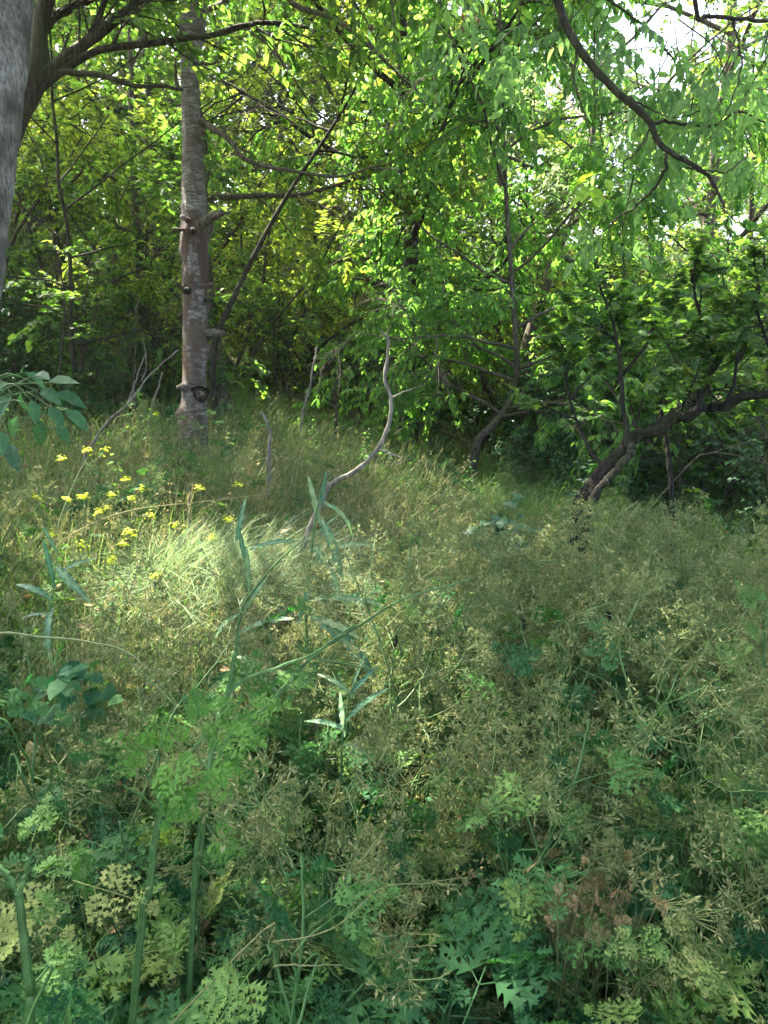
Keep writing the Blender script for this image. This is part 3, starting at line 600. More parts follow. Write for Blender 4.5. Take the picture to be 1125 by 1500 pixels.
LL = [([(920, 655, 4.65), (918, 620, 4.7), (913, 595, 4.7), (908, 545, 4.75), (900, 480, 4.8), (880, 420, 4.9)], .022), ([(1028, 602, 4.6), (1025, 585, 4.6), (1038, 565, 4.6), (1040, 520, 4.6), (1020, 450, 4.5), (1010, 400, 4.5)], .02),
      ([(930, 648, 4.65), (960, 620, 4.8), (1000, 590, 4.9), (1040, 570, 5), (1100, 560, 5)], .012), ([(985, 620, 4.6), (1000, 600, 4.6), (1005, 580, 4.55), (990, 540, 4.5), (985, 480, 4.4)], .011), ([(1060, 595, 4.5), (1075, 560, 4.5), (1080, 500, 4.5), (1090, 430, 4.4)], .014),
      ([(905, 560, 4.75), (940, 520, 4.8), (960, 470, 4.9), (990, 430, 5)], .012), ([(1130, 577, 4.4), (1130, 520, 4.4), (1110, 450, 4.3), (1120, 400, 4.3)], .014), ([(890, 690, 4.7), (860, 650, 4.8), (830, 560, 4.9), (840, 480, 5.0)], .012)]
g = Geo(); gc = Geo()
for q, r0 in LL:
    c = smooth_path([P(*a)-off for a in q], 24); c += np.cumsum(rng.normal(size=c.shape)*.003, 0); g.tubes(c, np.linspace(r0, r0*.35, 24), 8)
limb_leaves(gc, g, [[P(*a)-off for a in q] for q, _ in LL], rng, 7, .38, 4, .22, MAP, .062, 14, (.6, .25), .35, .45)
g.build('branches', M['bark_black'], root, True); gc.build('crown', M['leaf_mid'], root)

# --- walnut branch hanging into the upper right corner, from a tree behind the viewer
rng = np.random.default_rng(9)
wb = gl(2.1, -1.4); off = np.array(wb)
root = thing('walnut_tree', 'walnut tree whose long bare branch hangs down across the upper right corner', 'tree', wb)
g = Geo(); rough_trunk(g, [(0, 0, -.2), (0, 0, 1), (-.05, .1, 2.5), (-.1, .2, 4), (-.2, .5, 5.5), (-.1, .8, 7)], [.25, .21, .19, .16, .1, .04], rng, 50, 20, .05); g.build('trunk', M['bark_grey'], root, True)
D = 2.9
LL = [([(640, -900, 1.7), (740, -260, 2.3), (800, -60, 2.8), (818, 5, D), (835, 50, D), (868, 100, D), (905, 140, D), (953, 183, D), (968, 212, D), (988, 235, D), (1015, 252, D), (1040, 268, D), (1058, 295, D), (1068, 318, D)], .021, .004),
      ([(953, 183, D), (975, 178, D), (1010, 181, D), (1050, 180, D), (1080, 160, D), (1115, 175, 2.95), (1150, 185, 3)], .007, .003), ([(975, 225, D), (974, 245, D), (960, 272, 2.95), (935, 297, 3), (912, 318, 3), (890, 340, 3)], .007, .003),
      ([(953, 186, D), (940, 210, D), (918, 235, D), (905, 250, D)], .004, .002), ([(1005, 245, D), (1035, 250, D), (1060, 245, D), (1090, 225, D)], .004, .002), ([(845, 70, D), (843, 110, D), (850, 150, D), (862, 185, D), (866, 215, D)], .005, .002),
      ([(1000, -30, 2.6), (1020, 12, 2.6), (1040, 25, 2.6), (1075, 30, 2.6), (1130, 32, 2.6), (1200, 20, 2.6)], .009, .006), ([(820, -60, 3.0), (880, -5, 3.1), (920, 25, 3.1), (950, 50, 3.1), (985, 100, 3.1), (1010, 125, 3.1)], .006, .003), ([(905, 140, D), (925, 148, D), (950, 160, D), (985, 165, 2.8), (1020, 150, 2.8)], .004, .002),
      ([(1075, 30, 2.6), (1090, 80, 2.6), (1080, 120, 2.6), (1060, 180, 2.6)], .004, .002), ([(1068, 318, D), (1072, 345, D), (1070, 365, D)], .003, .002)]
g = Geo()
main0 = np.array([-.12, .3, 4.6])
for n_, (q, r0, r1) in enumerate(LL):
    pts = [P(*a)-off for a in q]
    if n_ == 0: pts = [main0, main0+[-.5, .6, .6]]+pts[1:]
    if n_ == 6: pts = [main0+[0, .2, .5], P(1100, -700, 2.2)-off, P(1020, -200, 2.5)-off]+pts[1:]
    c = smooth_path(pts, 60); c += np.cumsum(rng.normal(size=c.shape)*.0018, 0); rr = np.linspace(r0, r1, 60)
    if n_ == 0: rr = np.interp(np.linspace(0, 1, 60), [0, .3, .6, 1], [.03, .016, .0125, .0045])
    g.tubes(c, rr, 9)
# leafy shoots with compound leaves
gc = Geo(); gb = Geo()
spots = [(700, 30, 3.2, 9), (740, 70, 3.0, 8), (790, 60, 2.9, 8), (860, 60, 3, 8), (890, 80, 2.8, 9), (930, 95, 2.9, 10), (960, 130, 2.9, 10), (985, 95, 2.8, 10), (1000, 130, 2.8, 9), (1010, 170, 3, 9), (960, 155, 3, 9), (940, 165, 2.95, 8), (1060, 130, 2.7, 8), (1100, 110, 2.6, 8), (1110, 240, 2.9, 7), (1090, 225, 2.9, 8), (1000, 210, 3.0, 8), (905, 255, 3, 6), (900, 335, 3, 6), (870, 345, 3, 4), (640, 60, 3.4, 9), (660, 110, 3.5, 8), (760, 110, 3.2, 7), (820, 20, 3.1, 7), (1120, 40, 2.6, 9), (1040, 60, 2.8, 8), (1025, 140, 2.7, 7), (880, 180, 3.0, 5), (800, 100, 3, 6), (690, -20, 3, 9), (1075, 170, 2.7, 6), (985, 250, 3, 5), (930, 30, 2.9, 6)]
for (px, py, d, k) in spots:
    c = P(px, py-8, d+.12)-off; n_ = max(2, k//2)
    pos = c+rng.normal(size=(n_, 3))*.045; dr = np.stack([rng.normal(size=n_), rng.normal(size=n_)*.7, -.55-.5*rng.random(n_)], 1)
    nr = np.stack([rng.normal(size=n_)*.5, -.3+rng.normal(size=n_)*.5, np.ones(n_)*.9], 1); gc.inst(WAL, pos, dr, nr, .165*rng.uniform(.7, 1.2, n_), np.clip(.45+.2*rng.normal(size=n_), 0, 1))
    a = c+rng.normal(size=3)*.02; b = a+np.array([rng.normal()*.12, rng.normal()*.1, .16+.1*rng.random()]); m_ = (a+b)/2+rng.normal(size=3)*.02
    g.tubes(smooth_path([b, m_, a], 8), np.linspace(.003, .002, 8), 5)
k = 9; c = P(868, 268, 2.95)-off; pos = c+rng.normal(size=(k, 3))*.02; dr = np.stack([rng.normal(size=k), rng.normal(size=k)*.6, -.25-.4*rng.random(k)], 1)
gb.inst(OV, pos, dr, np.stack([rng.normal(size=k)*.3, -.5+rng.normal(size=k)*.3, np.ones(k)], 1), .10*rng.uniform(.7, 1.1, k), .95)
# high crown over the viewer
S = []
for i in range(10):
    az = 1.0+i*.37+rng.normal()*.1; el = .25+.5*rng.random(); d = np.array([math.cos(az)*math.cos(el), math.sin(az)*math.cos(el), math.sin(el)]); q = [np.array([-.15, .5, 4.6+.2*i])]
    for j in range(8): d = nrmz(d+rng.normal(size=3)*.1); q.append(q[-1]+d*.5)
    S.append(q)
S = np.array(S); g.tubes(S, np.linspace(.05, .015, 9)[None].repeat(len(S), 0), 7)
B = grow(S, 7, 1.2, .8, .05, 6, .15, .2, 1, .02, rng); g.tubes(B, np.linspace(.014, .005, 6)[None].repeat(len(B), 0), 5)
W = grow(B, 4, .4, .8, .05, 4, .15, .2, 1, .02, rng); pr = prune_at(off)
leaves_on(gc, WAL, W, 5, .26, rng, (.45, .2), .4, prune=lambda p: pr(p) & (p[:, 2]+off[2] > 1.75+.42*np.maximum(p[:, 1]+off[1], 0)+.6))
g.build('branches', M['bark_dark'], root, True); gc.build('crown', M['leaf_walnut'], root)
gb.build('sunlit_leaves', leaf_mat('sun painted leaf', [(.16, .26, .03), (.20, .32, .04)], .5, (2, 2, .8)), root)['label'] = 'yellow green leaf cluster with sunlight put in its colour'  # sun glow is painted into this leaf colour

# ------------------------------------------------------------------ wood behind the clearing
def at(px, y): return (px-562.5)/FPX*y*1.0
make_tree('forest_tree', 'bright green tree with hanging leaf sprays in the middle of the wood edge', 'tree', 21, 9.0, .12, 1.9, 2.3, 20, 9, 8, 15, OV, .095, 'leaf_bright', 'bark_dark', (0, 0), .75, grav=.12, loc=gl(at(592, 9.5), 9.5), tone=(.55, .2), twl=.6, prune=prune_at(gl(at(592, 9.5), 9.5)))
make_tree('brown_tree', 'thick brown trunk standing right behind the cherry tree', 'tree', 22, 9.5, .09, 2.4, 2.6, 12, 7, 8, 12, OV, .09, 'leaf_far', 'bark_grey', (.0, 0), .25, loc=gl(at(338, 8.8), 8.8), prune=prune_at(gl(at(338, 8.8), 8.8)))
b_ = gl(at(318, 7.8), 7.8); pth = [(0, 0, -.2)]+[tuple(P(*q)-np.array(b_)) for q in [(312, 520, 7.8), (345, 430, 7.8), (385, 350, 7.8), (425, 280, 7.7), (465, 220, 7.7), (500, 165, 7.6), (525, 120, 7.6), (560, 30, 7.5), (590, -60, 7.5)]]
make_tree('slanting_tree', 'thin tree slanting up to the right from behind the cherry tree', 'tree', 23, 5.5, .036, 3.0, 1.2, 8, 6, 6, 9, OV, .07, 'leaf_far', 'bark_dark', path=pth, loc=b_, tone=(.6, .2), prune=prune_at(b_))
b_ = gl(at(760, 10.5), 10.5); pth = [(0, 0, -.2)]+[tuple(P(*q)-np.array(b_)) for q in [(768, 530, 10.5), (790, 450, 10.5), (815, 370, 10.5), (848, 300, 10.5), (868, 200, 10.4), (875, 80, 10.3), (880, -80, 10.3)]]
make_tree('grey_tree', 'pale grey trunk slanting up to the right above the clearing', 'tree', 24, 7.5, .10, 3.2, 2.2, 12, 7, 7, 12, OV, .09, 'leaf_mid', 'bark_grey', path=pth, loc=b_, tone=(.65, .2))
b_ = gl(at(690, 11), 11); pth = [(0, 0, -.2)]+[tuple(P(*q)-np.array(b_)) for q in [(700, 650, 11), (720, 622, 11), (742, 600, 11), (760, 560, 11.2), (770, 470, 11.4), (760, 380, 11.5)]]
make_tree('crooked_tree', 'dark crooked trunk bent low at the far end of the clearing', 'tree', 25, 3.5, .12, 1.5, 1.5, 9, 6, 6, 11, OV, .085, 'leaf_mid', 'bark_dark', path=pth, loc=b_)
WIL = T_simple(.20, .05)
make_tree('willow_tree', 'grey green small leaved tree high on the right side of the wood', 'tree', 26, 8.5, .12, 1.8, 3.0, 15, 8, 8, 17, WIL, .08, 'leaf_hazed', 'bark_grey', (0, 0), .35, loc=gl(at(1010, 12), 12), tone=(.8, .15))
b_ = gl(at(690, 8.3), 8.3); pth = [(0, 0, -.2)]+[tuple(P(*q)-np.array(b_)) for q in [(697, 655, 8.3), (720, 625, 8.3), (745, 592, 8.3), (757, 540, 8.2), (752, 450, 8.1), (742, 300, 8), (735, 120, 8), (730, -80, 8), (730, -250, 8)]]
make_tree('drooping_tree', 'slender tree with bright hanging leaves before the middle of the wood', 'tree', 27, 6.5, .055, 1.7, 1.9, 22, 9, 9, 16, OV, .085, 'leaf_bright', 'bark_grey', (.02, 0), .8, grav=.14, loc=b_, path=pth, tone=(.6, .2), twl=.6, prune=prune_at(b_))
make_tree('hazel_tree', 'small tree with flat layered dark green sprays on the left bank', 'tree', 28, 4.6, .03, .9, 1.9, 14, 7, 7, 12, OVW, .085, 'leaf_mid', 'bark_dark', (0, 0), .1, loc=gl(-3.0, 7.7), tone=(.45, .2), twl=.5, prune=prune_at(gl(-3.0, 7.7)), up=.0)
protoA = Herd(make_tree('woodland_tree', 'tall leafy tree in the crowded wood beyond the clearing', 'tree', 31, 10.5, .14, 1.6, 3.0, 15, 8, 8, 12, OV, .115, 'leaf_far', 'bark_dark', (.02, 0), .25, 'trees crowded in the far wood'))
protoB = Herd(make_tree('woodland_tree', 'tall leafy tree in the crowded wood beyond the clearing', 'tree', 32, 9.0, .11, 1.0, 2.6, 15, 8, 8, 12, OVW, .12, 'leaf_mid', 'bark_grey', (-.05, 0), .35, 'trees crowded in the far wood'))
protoC = Herd(make_tree('woodland_tree', 'tall leafy tree in the crowded wood beyond the clearing', 'tree', 33, 12.5, .15, 2.0, 3.0, 17, 8, 8, 12, SIM, .13, 'leaf_far', 'bark_grey', (.04, 0), .3, 'trees crowded in the far wood', tone=(.65, .2)))
rng = np.random.default_rng(40)
lab = {}
spots = [(-3.5, 11.6, 1, .62, 'taller understory tree behind the small layered one on the left bank'), (-5.6, 9.2, 0, .62, 'short leafy woodland tree at the left edge behind the dark forked tree'), (-7.6, 14.5, 2, .8, None), (-4.6, 16.8, 0, .9, None), (-.3, 15.2, 2, .7, None), (1.2, 17.5, 0, .85, None),
         (-8.5, 17, 0, 1.1, None), (-5.3, 18.5, 1, 1.2, None), (-1.8, 19, 0, 1.05, None), (2.3, 15.5, 1, .95, None), (2.6, 20.5, 2, .85, None), (6.0, 13.0, 0, .6, 'broad leafy tree at the right edge behind the leaning tree'), (8.3, 19, 1, .7, None),
         (4.2, 24, 0, .75, None), (9.5, 26, 2, .6, None), (-.5, 24.5, 1, 1.3, None), (-5.5, 25, 2, 1.2, None), (-11, 24, 0, 1.3, None), (12.5, 23, 0, .7, None), (7.2, 29, 0, .75, None), (1.5, 31, 0, 1.3, None), (-4, 33, 1, 1.5, None), (-12, 33, 2, 1.3, None), (13, 32, 1, .9, None)]
for x, y, k, s, l in spots:
    (protoA, protoB, protoC)[k].put(gl(x, y), rng.uniform(0, 6.28), s*rng.uniform(.95, 1.05), l)
# dense shrubs closing the foot of the wood
shA = Herd(make_shrub('shrub', 'leafy green shrub filling the shade at the foot of the wood', 'shrub', 51, 2.4, 1.0, 8, 7, 5, 12, OVW, .085, 'leaf_mid', group='shrubs at the foot of the wood', tone=(.4, .2)))
shB = Herd(make_shrub('shrub', 'leafy green shrub filling the shade at the foot of the wood', 'shrub', 52, 1.7, .8, 9, 7, 5, 12, OV, .065, 'leaf_cool', group='shrubs at the foot of the wood', tone=(.4, .2)))
shC = Herd(make_shrub('shrub', 'leafy green shrub filling the shade at the foot of the wood', 'shrub', 53, 3.4, 1.1, 8, 8, 6, 12, OV, .09, 'leaf_far', group='shrubs at the foot of the wood', tone=(.45, .2)))
ss = [(-2.6, 8.7, 1, .7), (-3.3, 8.1, 0, .75), (-4.2, 7.6, 1, .9), (-4.8, 9.4, 2, .8), (-3.9, 9.9, 0, 1), (-2.2, 10.4, 2, .8), (-1.2, 10.9, 0, .9), (-.4, 11.6, 1, 1), (-1.9, 12.3, 2, .9), (-5.4, 11.5, 2, 1), (-.9, 13.5, 2, .9), (.1, 13, 1, 1), (-3.6, 12.8, 2, 1.1),
      (1.9, 9.6, 1, .9), (2.4, 8.3, 1, .95), (2.9, 7.2, 0, .9), (2.5, 6.4, 1, .75), (3.4, 6.3, 0, 1), (3.9, 7.6, 2, .8), (2.1, 11.2, 2, .75), (3.2, 10.4, 2, .9), (4.6, 9.2, 2, .9), (1.6, 13.8, 2, .9), (.7, 15.2, 2, .9), (2.8, 14.5, 2, 1), (4.6, 13, 2, 1), (5.6, 10.6, 2, 1), (1.75, 7.3, 1, .55), (3.1, 5.2, 1, .7), (3.8, 5.0, 0, .8), (6.3, 15.6, 2, 1.2), (-.4, 17, 2, 1.2), (-3, 17.5, 2, 1.3), (-7.5, 14, 2, 1.2), (-6, 8.6, 2, .8), (3.3, 18, 2, 1.2), (1.2, 19.5, 2, 1.2), (9, 14, 2, 1.2)]
for x, y, k, s in ss: (shA, shB, shC)[k].put(gl(x, y, -.05), rng.uniform(0, 6.28), s*rng.uniform(.9, 1.1))

# ------------------------------------------------------------------ weeds
def bend_tube(g, p0, p1, r0, r1, rng, sag=.0, n=12, sides=6, wob=.01, tone=.5):
    p0 = np.array(p0, float); p1 = np.array(p1, float); m = (p0+p1)/2+np.array([0, 0, sag])+rng.normal(size=3)*wob*4
    c = smooth_path([p0, m, p1], n); c[1:-1] += rng.normal(size=(n-2, 3))*wob*.2; g.tubes(c, np.linspace(r0, r1, n), sides, tone); return c
FR = [T_frond(i, 5, 3, 3, (.55, .7)[i % 2], .3+.1*i, .50) for i in range(4)]; FRB = [T_frond(10+i, 4, 3, 4, .6, .3, .52) for i in range(2)]; FRL = [T_frond(20+i, 4, 3, 2, .62, .5) for i in range(2)]
def frond_plant(seed, nf, H, fl, frs, mat, label, group, lowtone=.4, cat='hemlock plant', name='hemlock_plant'):
    r = np.random.default_rng(seed); root = thing(name, label, cat, group=group); gs = Geo(); gf = Geo()
    top = np.array([r.normal()*.05, r.normal()*.05, H]); c = smooth_path([(0, 0, -.03), top*.5+r.normal(size=3)*.015, top], 14); gs.tubes(c, np.linspace(.005, .002, 14), 6, .2)
    for i in range(nf+3):
        t = (.08+.92*(i/(nf+2))); p = c[int(t*13)]; az = i*2.4+r.normal()*.3; out = np.array([math.cos(az), math.sin(az), 0])
        L_ = fl*.82*(1.15-.5*t)*r.uniform(.7, 1.15); e = p+out*L_*(.75-.45*t)*r.uniform(.7, 1.2)+Z*(L_*.55+.03)
        q = bend_tube(gs, p, e, .0024, .0013, r, .03, 12, 5, .006, .22)
        d = nrmz(q[-1]-q[-3]); d = nrmz(d*.6+out*.75+Z*r.normal()*.25)
        gf.inst(frs[i % len(frs)], e[None], d[None], nrmz(Z+out*.2+r.normal(size=3)*.35)[None], L_, float(np.clip(lowtone+.15*r.normal(), 0, 1)))
    gs.build('stem', M['stem'], root, True); gf.build('foliage', M[mat], root); return root
def umbel_plant(seed, H, nb, rays, label, group, seedm='tan', leafn=5, name='seeding_hemlock', cat='seeding weed', stemt=.55):
    r = np.random.default_rng(seed); root = thing(name, label, cat, group=group); gs = Geo(); gu = Geo(); gf = Geo()
    top = np.array([r.normal()*.12, r.normal()*.12, H]); c = smooth_path([(0, 0, -.03), top*.35+r.normal(size=3)*.02, top*.7+r.normal(size=3)*.03, top], 20); gs.tubes(c, np.linspace(.0040, .0014, 20), 5, stemt)
    tips = [(c[-1], nrmz(c[-1]-c[-3]))]
    for i in range(nb):
        t = .35+.6*i/nb; p = c[int(t*19)]; az = i*2.4+r.normal()*.4; out = np.array([math.cos(az), math.sin(az), .0]); L_ = H*(.5-.25*t)*r.uniform(.7, 1.2)
        e = p+out*L_*.65+Z*L_*.8; q = bend_tube(gs, p, e, .0022, .0011, r, .0, 8, 4, .012, stemt); tips.append((e, nrmz(q[-1]-q[-3])))
        for s in range(2):
            p2 = q[3+s*2]; d2 = nrmz(out*.5+r.normal(size=3)*.6+Z*.7); e2 = p2+d2*L_*.45; bend_tube(gs, p2, e2, .0014, .0009, r, 0, 6, 3, .008, stemt); tips.append((e2, d2))
    for (e, d) in tips:
        k = rays+int(r.integers(-2, 3)); dd = nrmz(d[None]*.8+r.normal(size=(k, 3))*.62); ln = r.uniform(.028, .06, k)
        T = np.linspace(0, 1, 4)[None, :, None]; C = e+dd[:, None]*ln[:, None, None]*T+Z*(ln[:, None, None]*.15*T**2); gu.tubes(C, np.full((k, 4), .0007), 3, .5)
        en = np.repeat(C[:, -1], 7, 0); sd = nrmz(np.repeat(dd, 7, 0)*.7+r.normal(size=(k*7, 3))*.7); gu.inst(SIM2, en+sd*.006, sd, r.normal(size=(k*7, 3)), .0125*r.uniform(.6, 1.25, k*7), np.clip(.5+.2*r.normal(size=k*7), 0, 1))
        C2 = np.stack([en, en+sd*.006], 1); gu.tubes(C2, np.full((len(en), 2), .0005), 3, .5)
    for i in range(leafn):
        t = .08+.6*i/max(1, leafn); p = c[int(t*19)]; az = i*2.4+1+r.normal()*.3; out = np.array([math.cos(az), math.sin(az), 0]); L_ = .17*(1.15-.5*t)*r.uniform(.8, 1.2); e = p+out*L_*.6+Z*L_*.3
        bend_tube(gs, p, e, .0018, .0012, r, .01, 5, 3, tone=stemt); gf.inst(FRL[i % 2], e[None], nrmz(out+Z*r.normal()*.4)[None], nrmz(Z+r.normal(size=3)*.4)[None], L_, float(np.clip(.6+.25*r.normal(), 0, 1)))
    gs.build('stem', M['stem'], root, True); gu.build('umbels', M[seedm], root); 
    if leafn: gf.build('foliage', M['frond'], root)
    return root
a_ = T_simple(.16, 0); SIM2 = T_merge([a_, T_xf(a_, (0, 0, 0), (0, 1, 0), (1, 0, .2), 1)])

rng = np.random.default_rng(60)
GA = ('hemlock plant with green divided leaves in the shaded weeds up front', 'leafy hemlock plants in the foreground')
hA = [Herd(frond_plant(60+i, n, h, f, FR, 'frond', *GA, lowtone=lt)) for i, (n, h, f, lt) in enumerate([(11, .50, .26, .30), (10, .38, .30, .2), (12, .58, .24, .42), (9, .30, .28, .12), (11, .44, .26, .6), (10, .62, .22, .35)])]
GB = ('thin weed gone to tan seed in the tangle across the clearing', 'weeds gone to seed across the clearing')
hB = [Herd(umbel_plant(80+i, h, nb, ry, *GB)) for i, (h, nb, ry) in enumerate([(.72, 7, 9), (.82, 6, 10), (.60, 8, 8), (.92, 7, 9), (.68, 6, 11), (.52, 7, 9)])]
n = 0; tries = 0; used = []
while n < 170 and tries < 20000:
    tries += 1; u = rng.random(); y = .62*(3.4/.62)**(u**.8); x = rng.uniform(-1, 1)*(y*.60+.28)
    if rng.random() < sst(.2, 1.3, x-.15)*.45*sst(.9, 1.6, y) : continue
    if y > 2.2 and rng.random() < .35: continue
    if min([math.hypot(x-a, y-b) for a, b in used] or [9]) < .085*(.6+.3*y): continue
    if math.hypot(x, y) < .8: continue
    if rng.random() < .12: continue
    if y > 2.3 and math.hypot((x+.75)/.75, (y-3.1)/.9) < 1: continue
    used.append((x, y)); n += 1
    hA[int(rng.integers(0, 6))].put(gl(x, y), rng.uniform(0, 6.28), rng.uniform(.6, 1.2), tilt=(rng.normal()*.14, rng.normal()*.14))
n = 0; tries = 0; used = []
while n < 285 and tries < 30000:
    tries += 1; u = rng.random(); y = 1.25*(6.6/1.25)**(u**.75); x = rng.uniform(-1, 1)*(y*.58+.25)
    pr = .25+.75*sst(-.3, .5, x) if y < 5.2 else .3
    if y < 2.0 and x < 0: pr *= .35
    if rng.random() > pr: continue
    if min([math.hypot(x-a, y-b) for a, b in used] or [9]) < .10*(.5+.2*y): continue
    if math.hypot((x+.75)/.7, (y-3.4)/.8) < 1: continue
    used.append((x, y)); n += 1
    hB[int(rng.integers(0, 6))].put(gl(x, y), rng.uniform(0, 6.28), rng.uniform(.75, 1.12)*(1-.36*sst(2.2, 4.2, y)), tilt=(rng.normal()*.14, rng.normal()*.14))

def broad_plant(seed, H, nl, T, size, mat, tone):
    r = np.random.default_rng(seed); root = thing('nettle', 'leafy green weed with opposite pointed leaves in the clearing', 'weed', group='leafy weeds across the clearing'); gs = Geo(); gf = Geo()
    for s_ in range(4):
        top = np.array([r.normal()*.12, r.normal()*.12, H*r.uniform(.6, 1.1)]); b0 = np.array([r.normal()*.04, r.normal()*.04, -.02]); c = smooth_path([b0, b0+top*.5+r.normal(size=3)*.015, b0+top], 16); gs.tubes(c, np.linspace(.003, .0012, 16), 5)
        for i in range(nl):
            t = .15+.84*i/nl; p = c[int(t*15)]
            for sg in (-1, 1):
                az = i*1.57+r.normal()*.3; o_ = np.array([math.cos(az), math.sin(az), 0])*sg; gf.inst(T, (p+o_*.008)[None], nrmz(o_+Z*(.4-.7*t+.3*r.normal()))[None], nrmz(Z+r.normal(size=3)*.35)[None], size*(1.25-.6*t)*r.uniform(.7, 1.2), float(np.clip(tone+.15*r.normal(), 0, 1)))
    gs.build('stem', M['stem'], root, True); gf.build('foliage', M[mat], root); return root
hC = [Herd(broad_plant(120, .5, 8, OVW, .06, 'leaf_mid', .5)), Herd(broad_plant(121, .38, 7, OV, .07, 'frond_bright', .3)), Herd(broad_plant(122, .6, 10, SIM, .055, 'leaf_bright', .3)), Herd(broad_plant(123, .3, 6, MAP, .05, 'leaf_mid', .7))]
n = 0
while n < 190:
    y = 1.9*(10.5/1.9)**(rng.random()**.8); x = rng.uniform(-1, 1)*(y*.58+.3)
    if math.hypot((x+.75)/.7, (y-3.4)/.8) < 1 or rng.random() > .35+.8*fbm(x, y, 1.1, 4.0)-.2*(y > 7): continue
    if abs(x+1.5) < .25 and 5 < y < 6.3: continue
    n += 1; hC[int(rng.integers(0, 4))].put(gl(x, y), rng.uniform(0, 6.28), rng.uniform(.7, 1.15), tilt=(rng.normal()*.12, rng.normal()*.12))
for i in range(75):
    y = 2.6*(9/2.6)**rng.random(); x = rng.uniform(-1, 1)*(y*.58+.2)
    if math.hypot((x+.85)/.8, (y-3.5)/.9) < 1: continue
    hA[int(rng.integers(0, 6))].put(gl(x, y), rng.uniform(0, 6.28), rng.uniform(.6, .95), 'hemlock plant with green divided leaves among the grass farther back', 'leafy hemlock plants among the grass', tilt=(rng.normal()*.1, rng.normal()*.1))
def z_at(px, py, d): return P(px, py, d)
def root_at(p, q=None):
    if q is None: return gl(p[0], p[1])
    d = nrmz(np.array(p)-np.array(q)); d = nrmz(d-[0, 0, .35]); h = p[2]-float(ground(p[0], p[1])); t = min(h/max(.25, -d[2]), h*1.3); return gl(p[0]+d[0]*t, p[1]+d[1]*t)
# mustard flowers: each plant's flower heads at (px, py, depth)
MU = [([(128, 661, 3.9), (155, 661, 3.95), (90, 674, 3.9)], 'mustard plant with the highest pair of yellow flower heads, left of the cherry tree'), ([(228, 608, 5.2)], 'single yellow mustard flower just left of the cherry tree foot'),
      ([(55, 729, 3.4), (75, 785, 3.3)], 'leftmost yellow mustard plant by the edge of the clearing'), ([(183, 704, 3.9), (208, 718, 3.9), (192, 731, 3.8), (165, 726, 3.8)], 'mustard plant with a crowded bunch of yellow heads right of the tall stalk'),
      ([(100, 732, 3.6), (122, 729, 3.6), (142, 752, 3.5)], 'mustard plant with three low yellow heads on the left'), ([(293, 717, 4.1)], 'lone mustard with one bright yellow head below the cherry tree'),
      ([(349, 711, 4.2)], 'rightmost yellow mustard flower head in the dry grass'), ([(220, 756, 3.8), (257, 771, 3.8)], 'mustard with two yellow heads over the sunlit grass tussock'),
      ([(190, 781, 3.5), (180, 798, 3.5), (118, 799, 3.4)], 'mustard with low yellow heads left of the sunlit tussock'), ([(310, 787, 3.8), (332, 762, 3.8)], 'small faded yellow mustard in the sunlit patch'),
      ([(162, 823, 3.2)], 'low dull yellow mustard head in the brown weeds'), ([(228, 846, 3.2)], 'lowest yellow mustard head beneath the sunlit tussock'), ([(200, 765, 4.2), (155, 745, 4.1)], 'mustard half hidden behind the other yellow heads')]
rng = np.random.default_rng(70)
for heads, lb in MU:
    tips = [P(*q) for q in heads]; c0 = np.mean(tips, 0); rt = root_at(c0+np.array([rng.normal()*.06-.05, rng.normal()*.05+.03, 0])); off = np.array(rt)
    root = thing('mustard_plant', lb, 'mustard', rt, group='yellow mustard plants among the grass'); gs = Geo()
    trunk_top = (c0-off)*.62; c = smooth_path([(0, 0, -.02), trunk_top*.5+rng.normal(size=3)*.01, trunk_top], 12); gs.tubes(c, np.linspace(.0045, .003, 12), 6, .8)
    gp = Geo()
    for tp in tips:
        e = tp-off; q = bend_tube(gs, c[-1] if len(tips) == 1 else c[int(rng.integers(6, 12))], e-Z*.005, .0028, .0016, rng, -.01, 16, 5, .008, .8)
        gh = Geo()
        for j in range(int(rng.integers(14, 30))):                                    # four-petalled flowers packed in a head
            v = nrmz(rng.normal(size=3)*np.array([1, 1, .6])+Z*.5); p = e+v*.022*rng.uniform(.3, 1.5)
            a0 = rng.uniform(0, 6.28)
            for k in range(4):
                s = np.array([math.cos(a0+k*1.571), math.sin(a0+k*1.571), .25]); nn = nrmz(v+.5*Z); s = nrmz(s-nn*(s@nn)*.8); gh.inst(OVW, p[None], s[None], nn[None], .0082, float(np.clip(.5+.3*rng.normal(), 0, 1)))
        gh.build('flower_head', M['yellow'], root)
        for j in range(9):                                     # seed pods below the head
            f = q[int(rng.integers(5, 14))]; s = nrmz(np.array([rng.normal(), rng.normal(), .6])); bend_tube(gs, f, f+s*.035, .0011, .0006, rng, 0, 4, 3, .002, .85)
    for j in range(6):
        p = c[int(rng.integers(2, 11))]; s = nrmz(np.array([rng.normal(), rng.normal(), .3])); gp.inst(OV, p[None], s[None], Z[None], .09*rng.uniform(.6, 1.2), .4)
    gs.build('stem', M['stem'], root, True); gp.build('leaves', M['frond'], root)

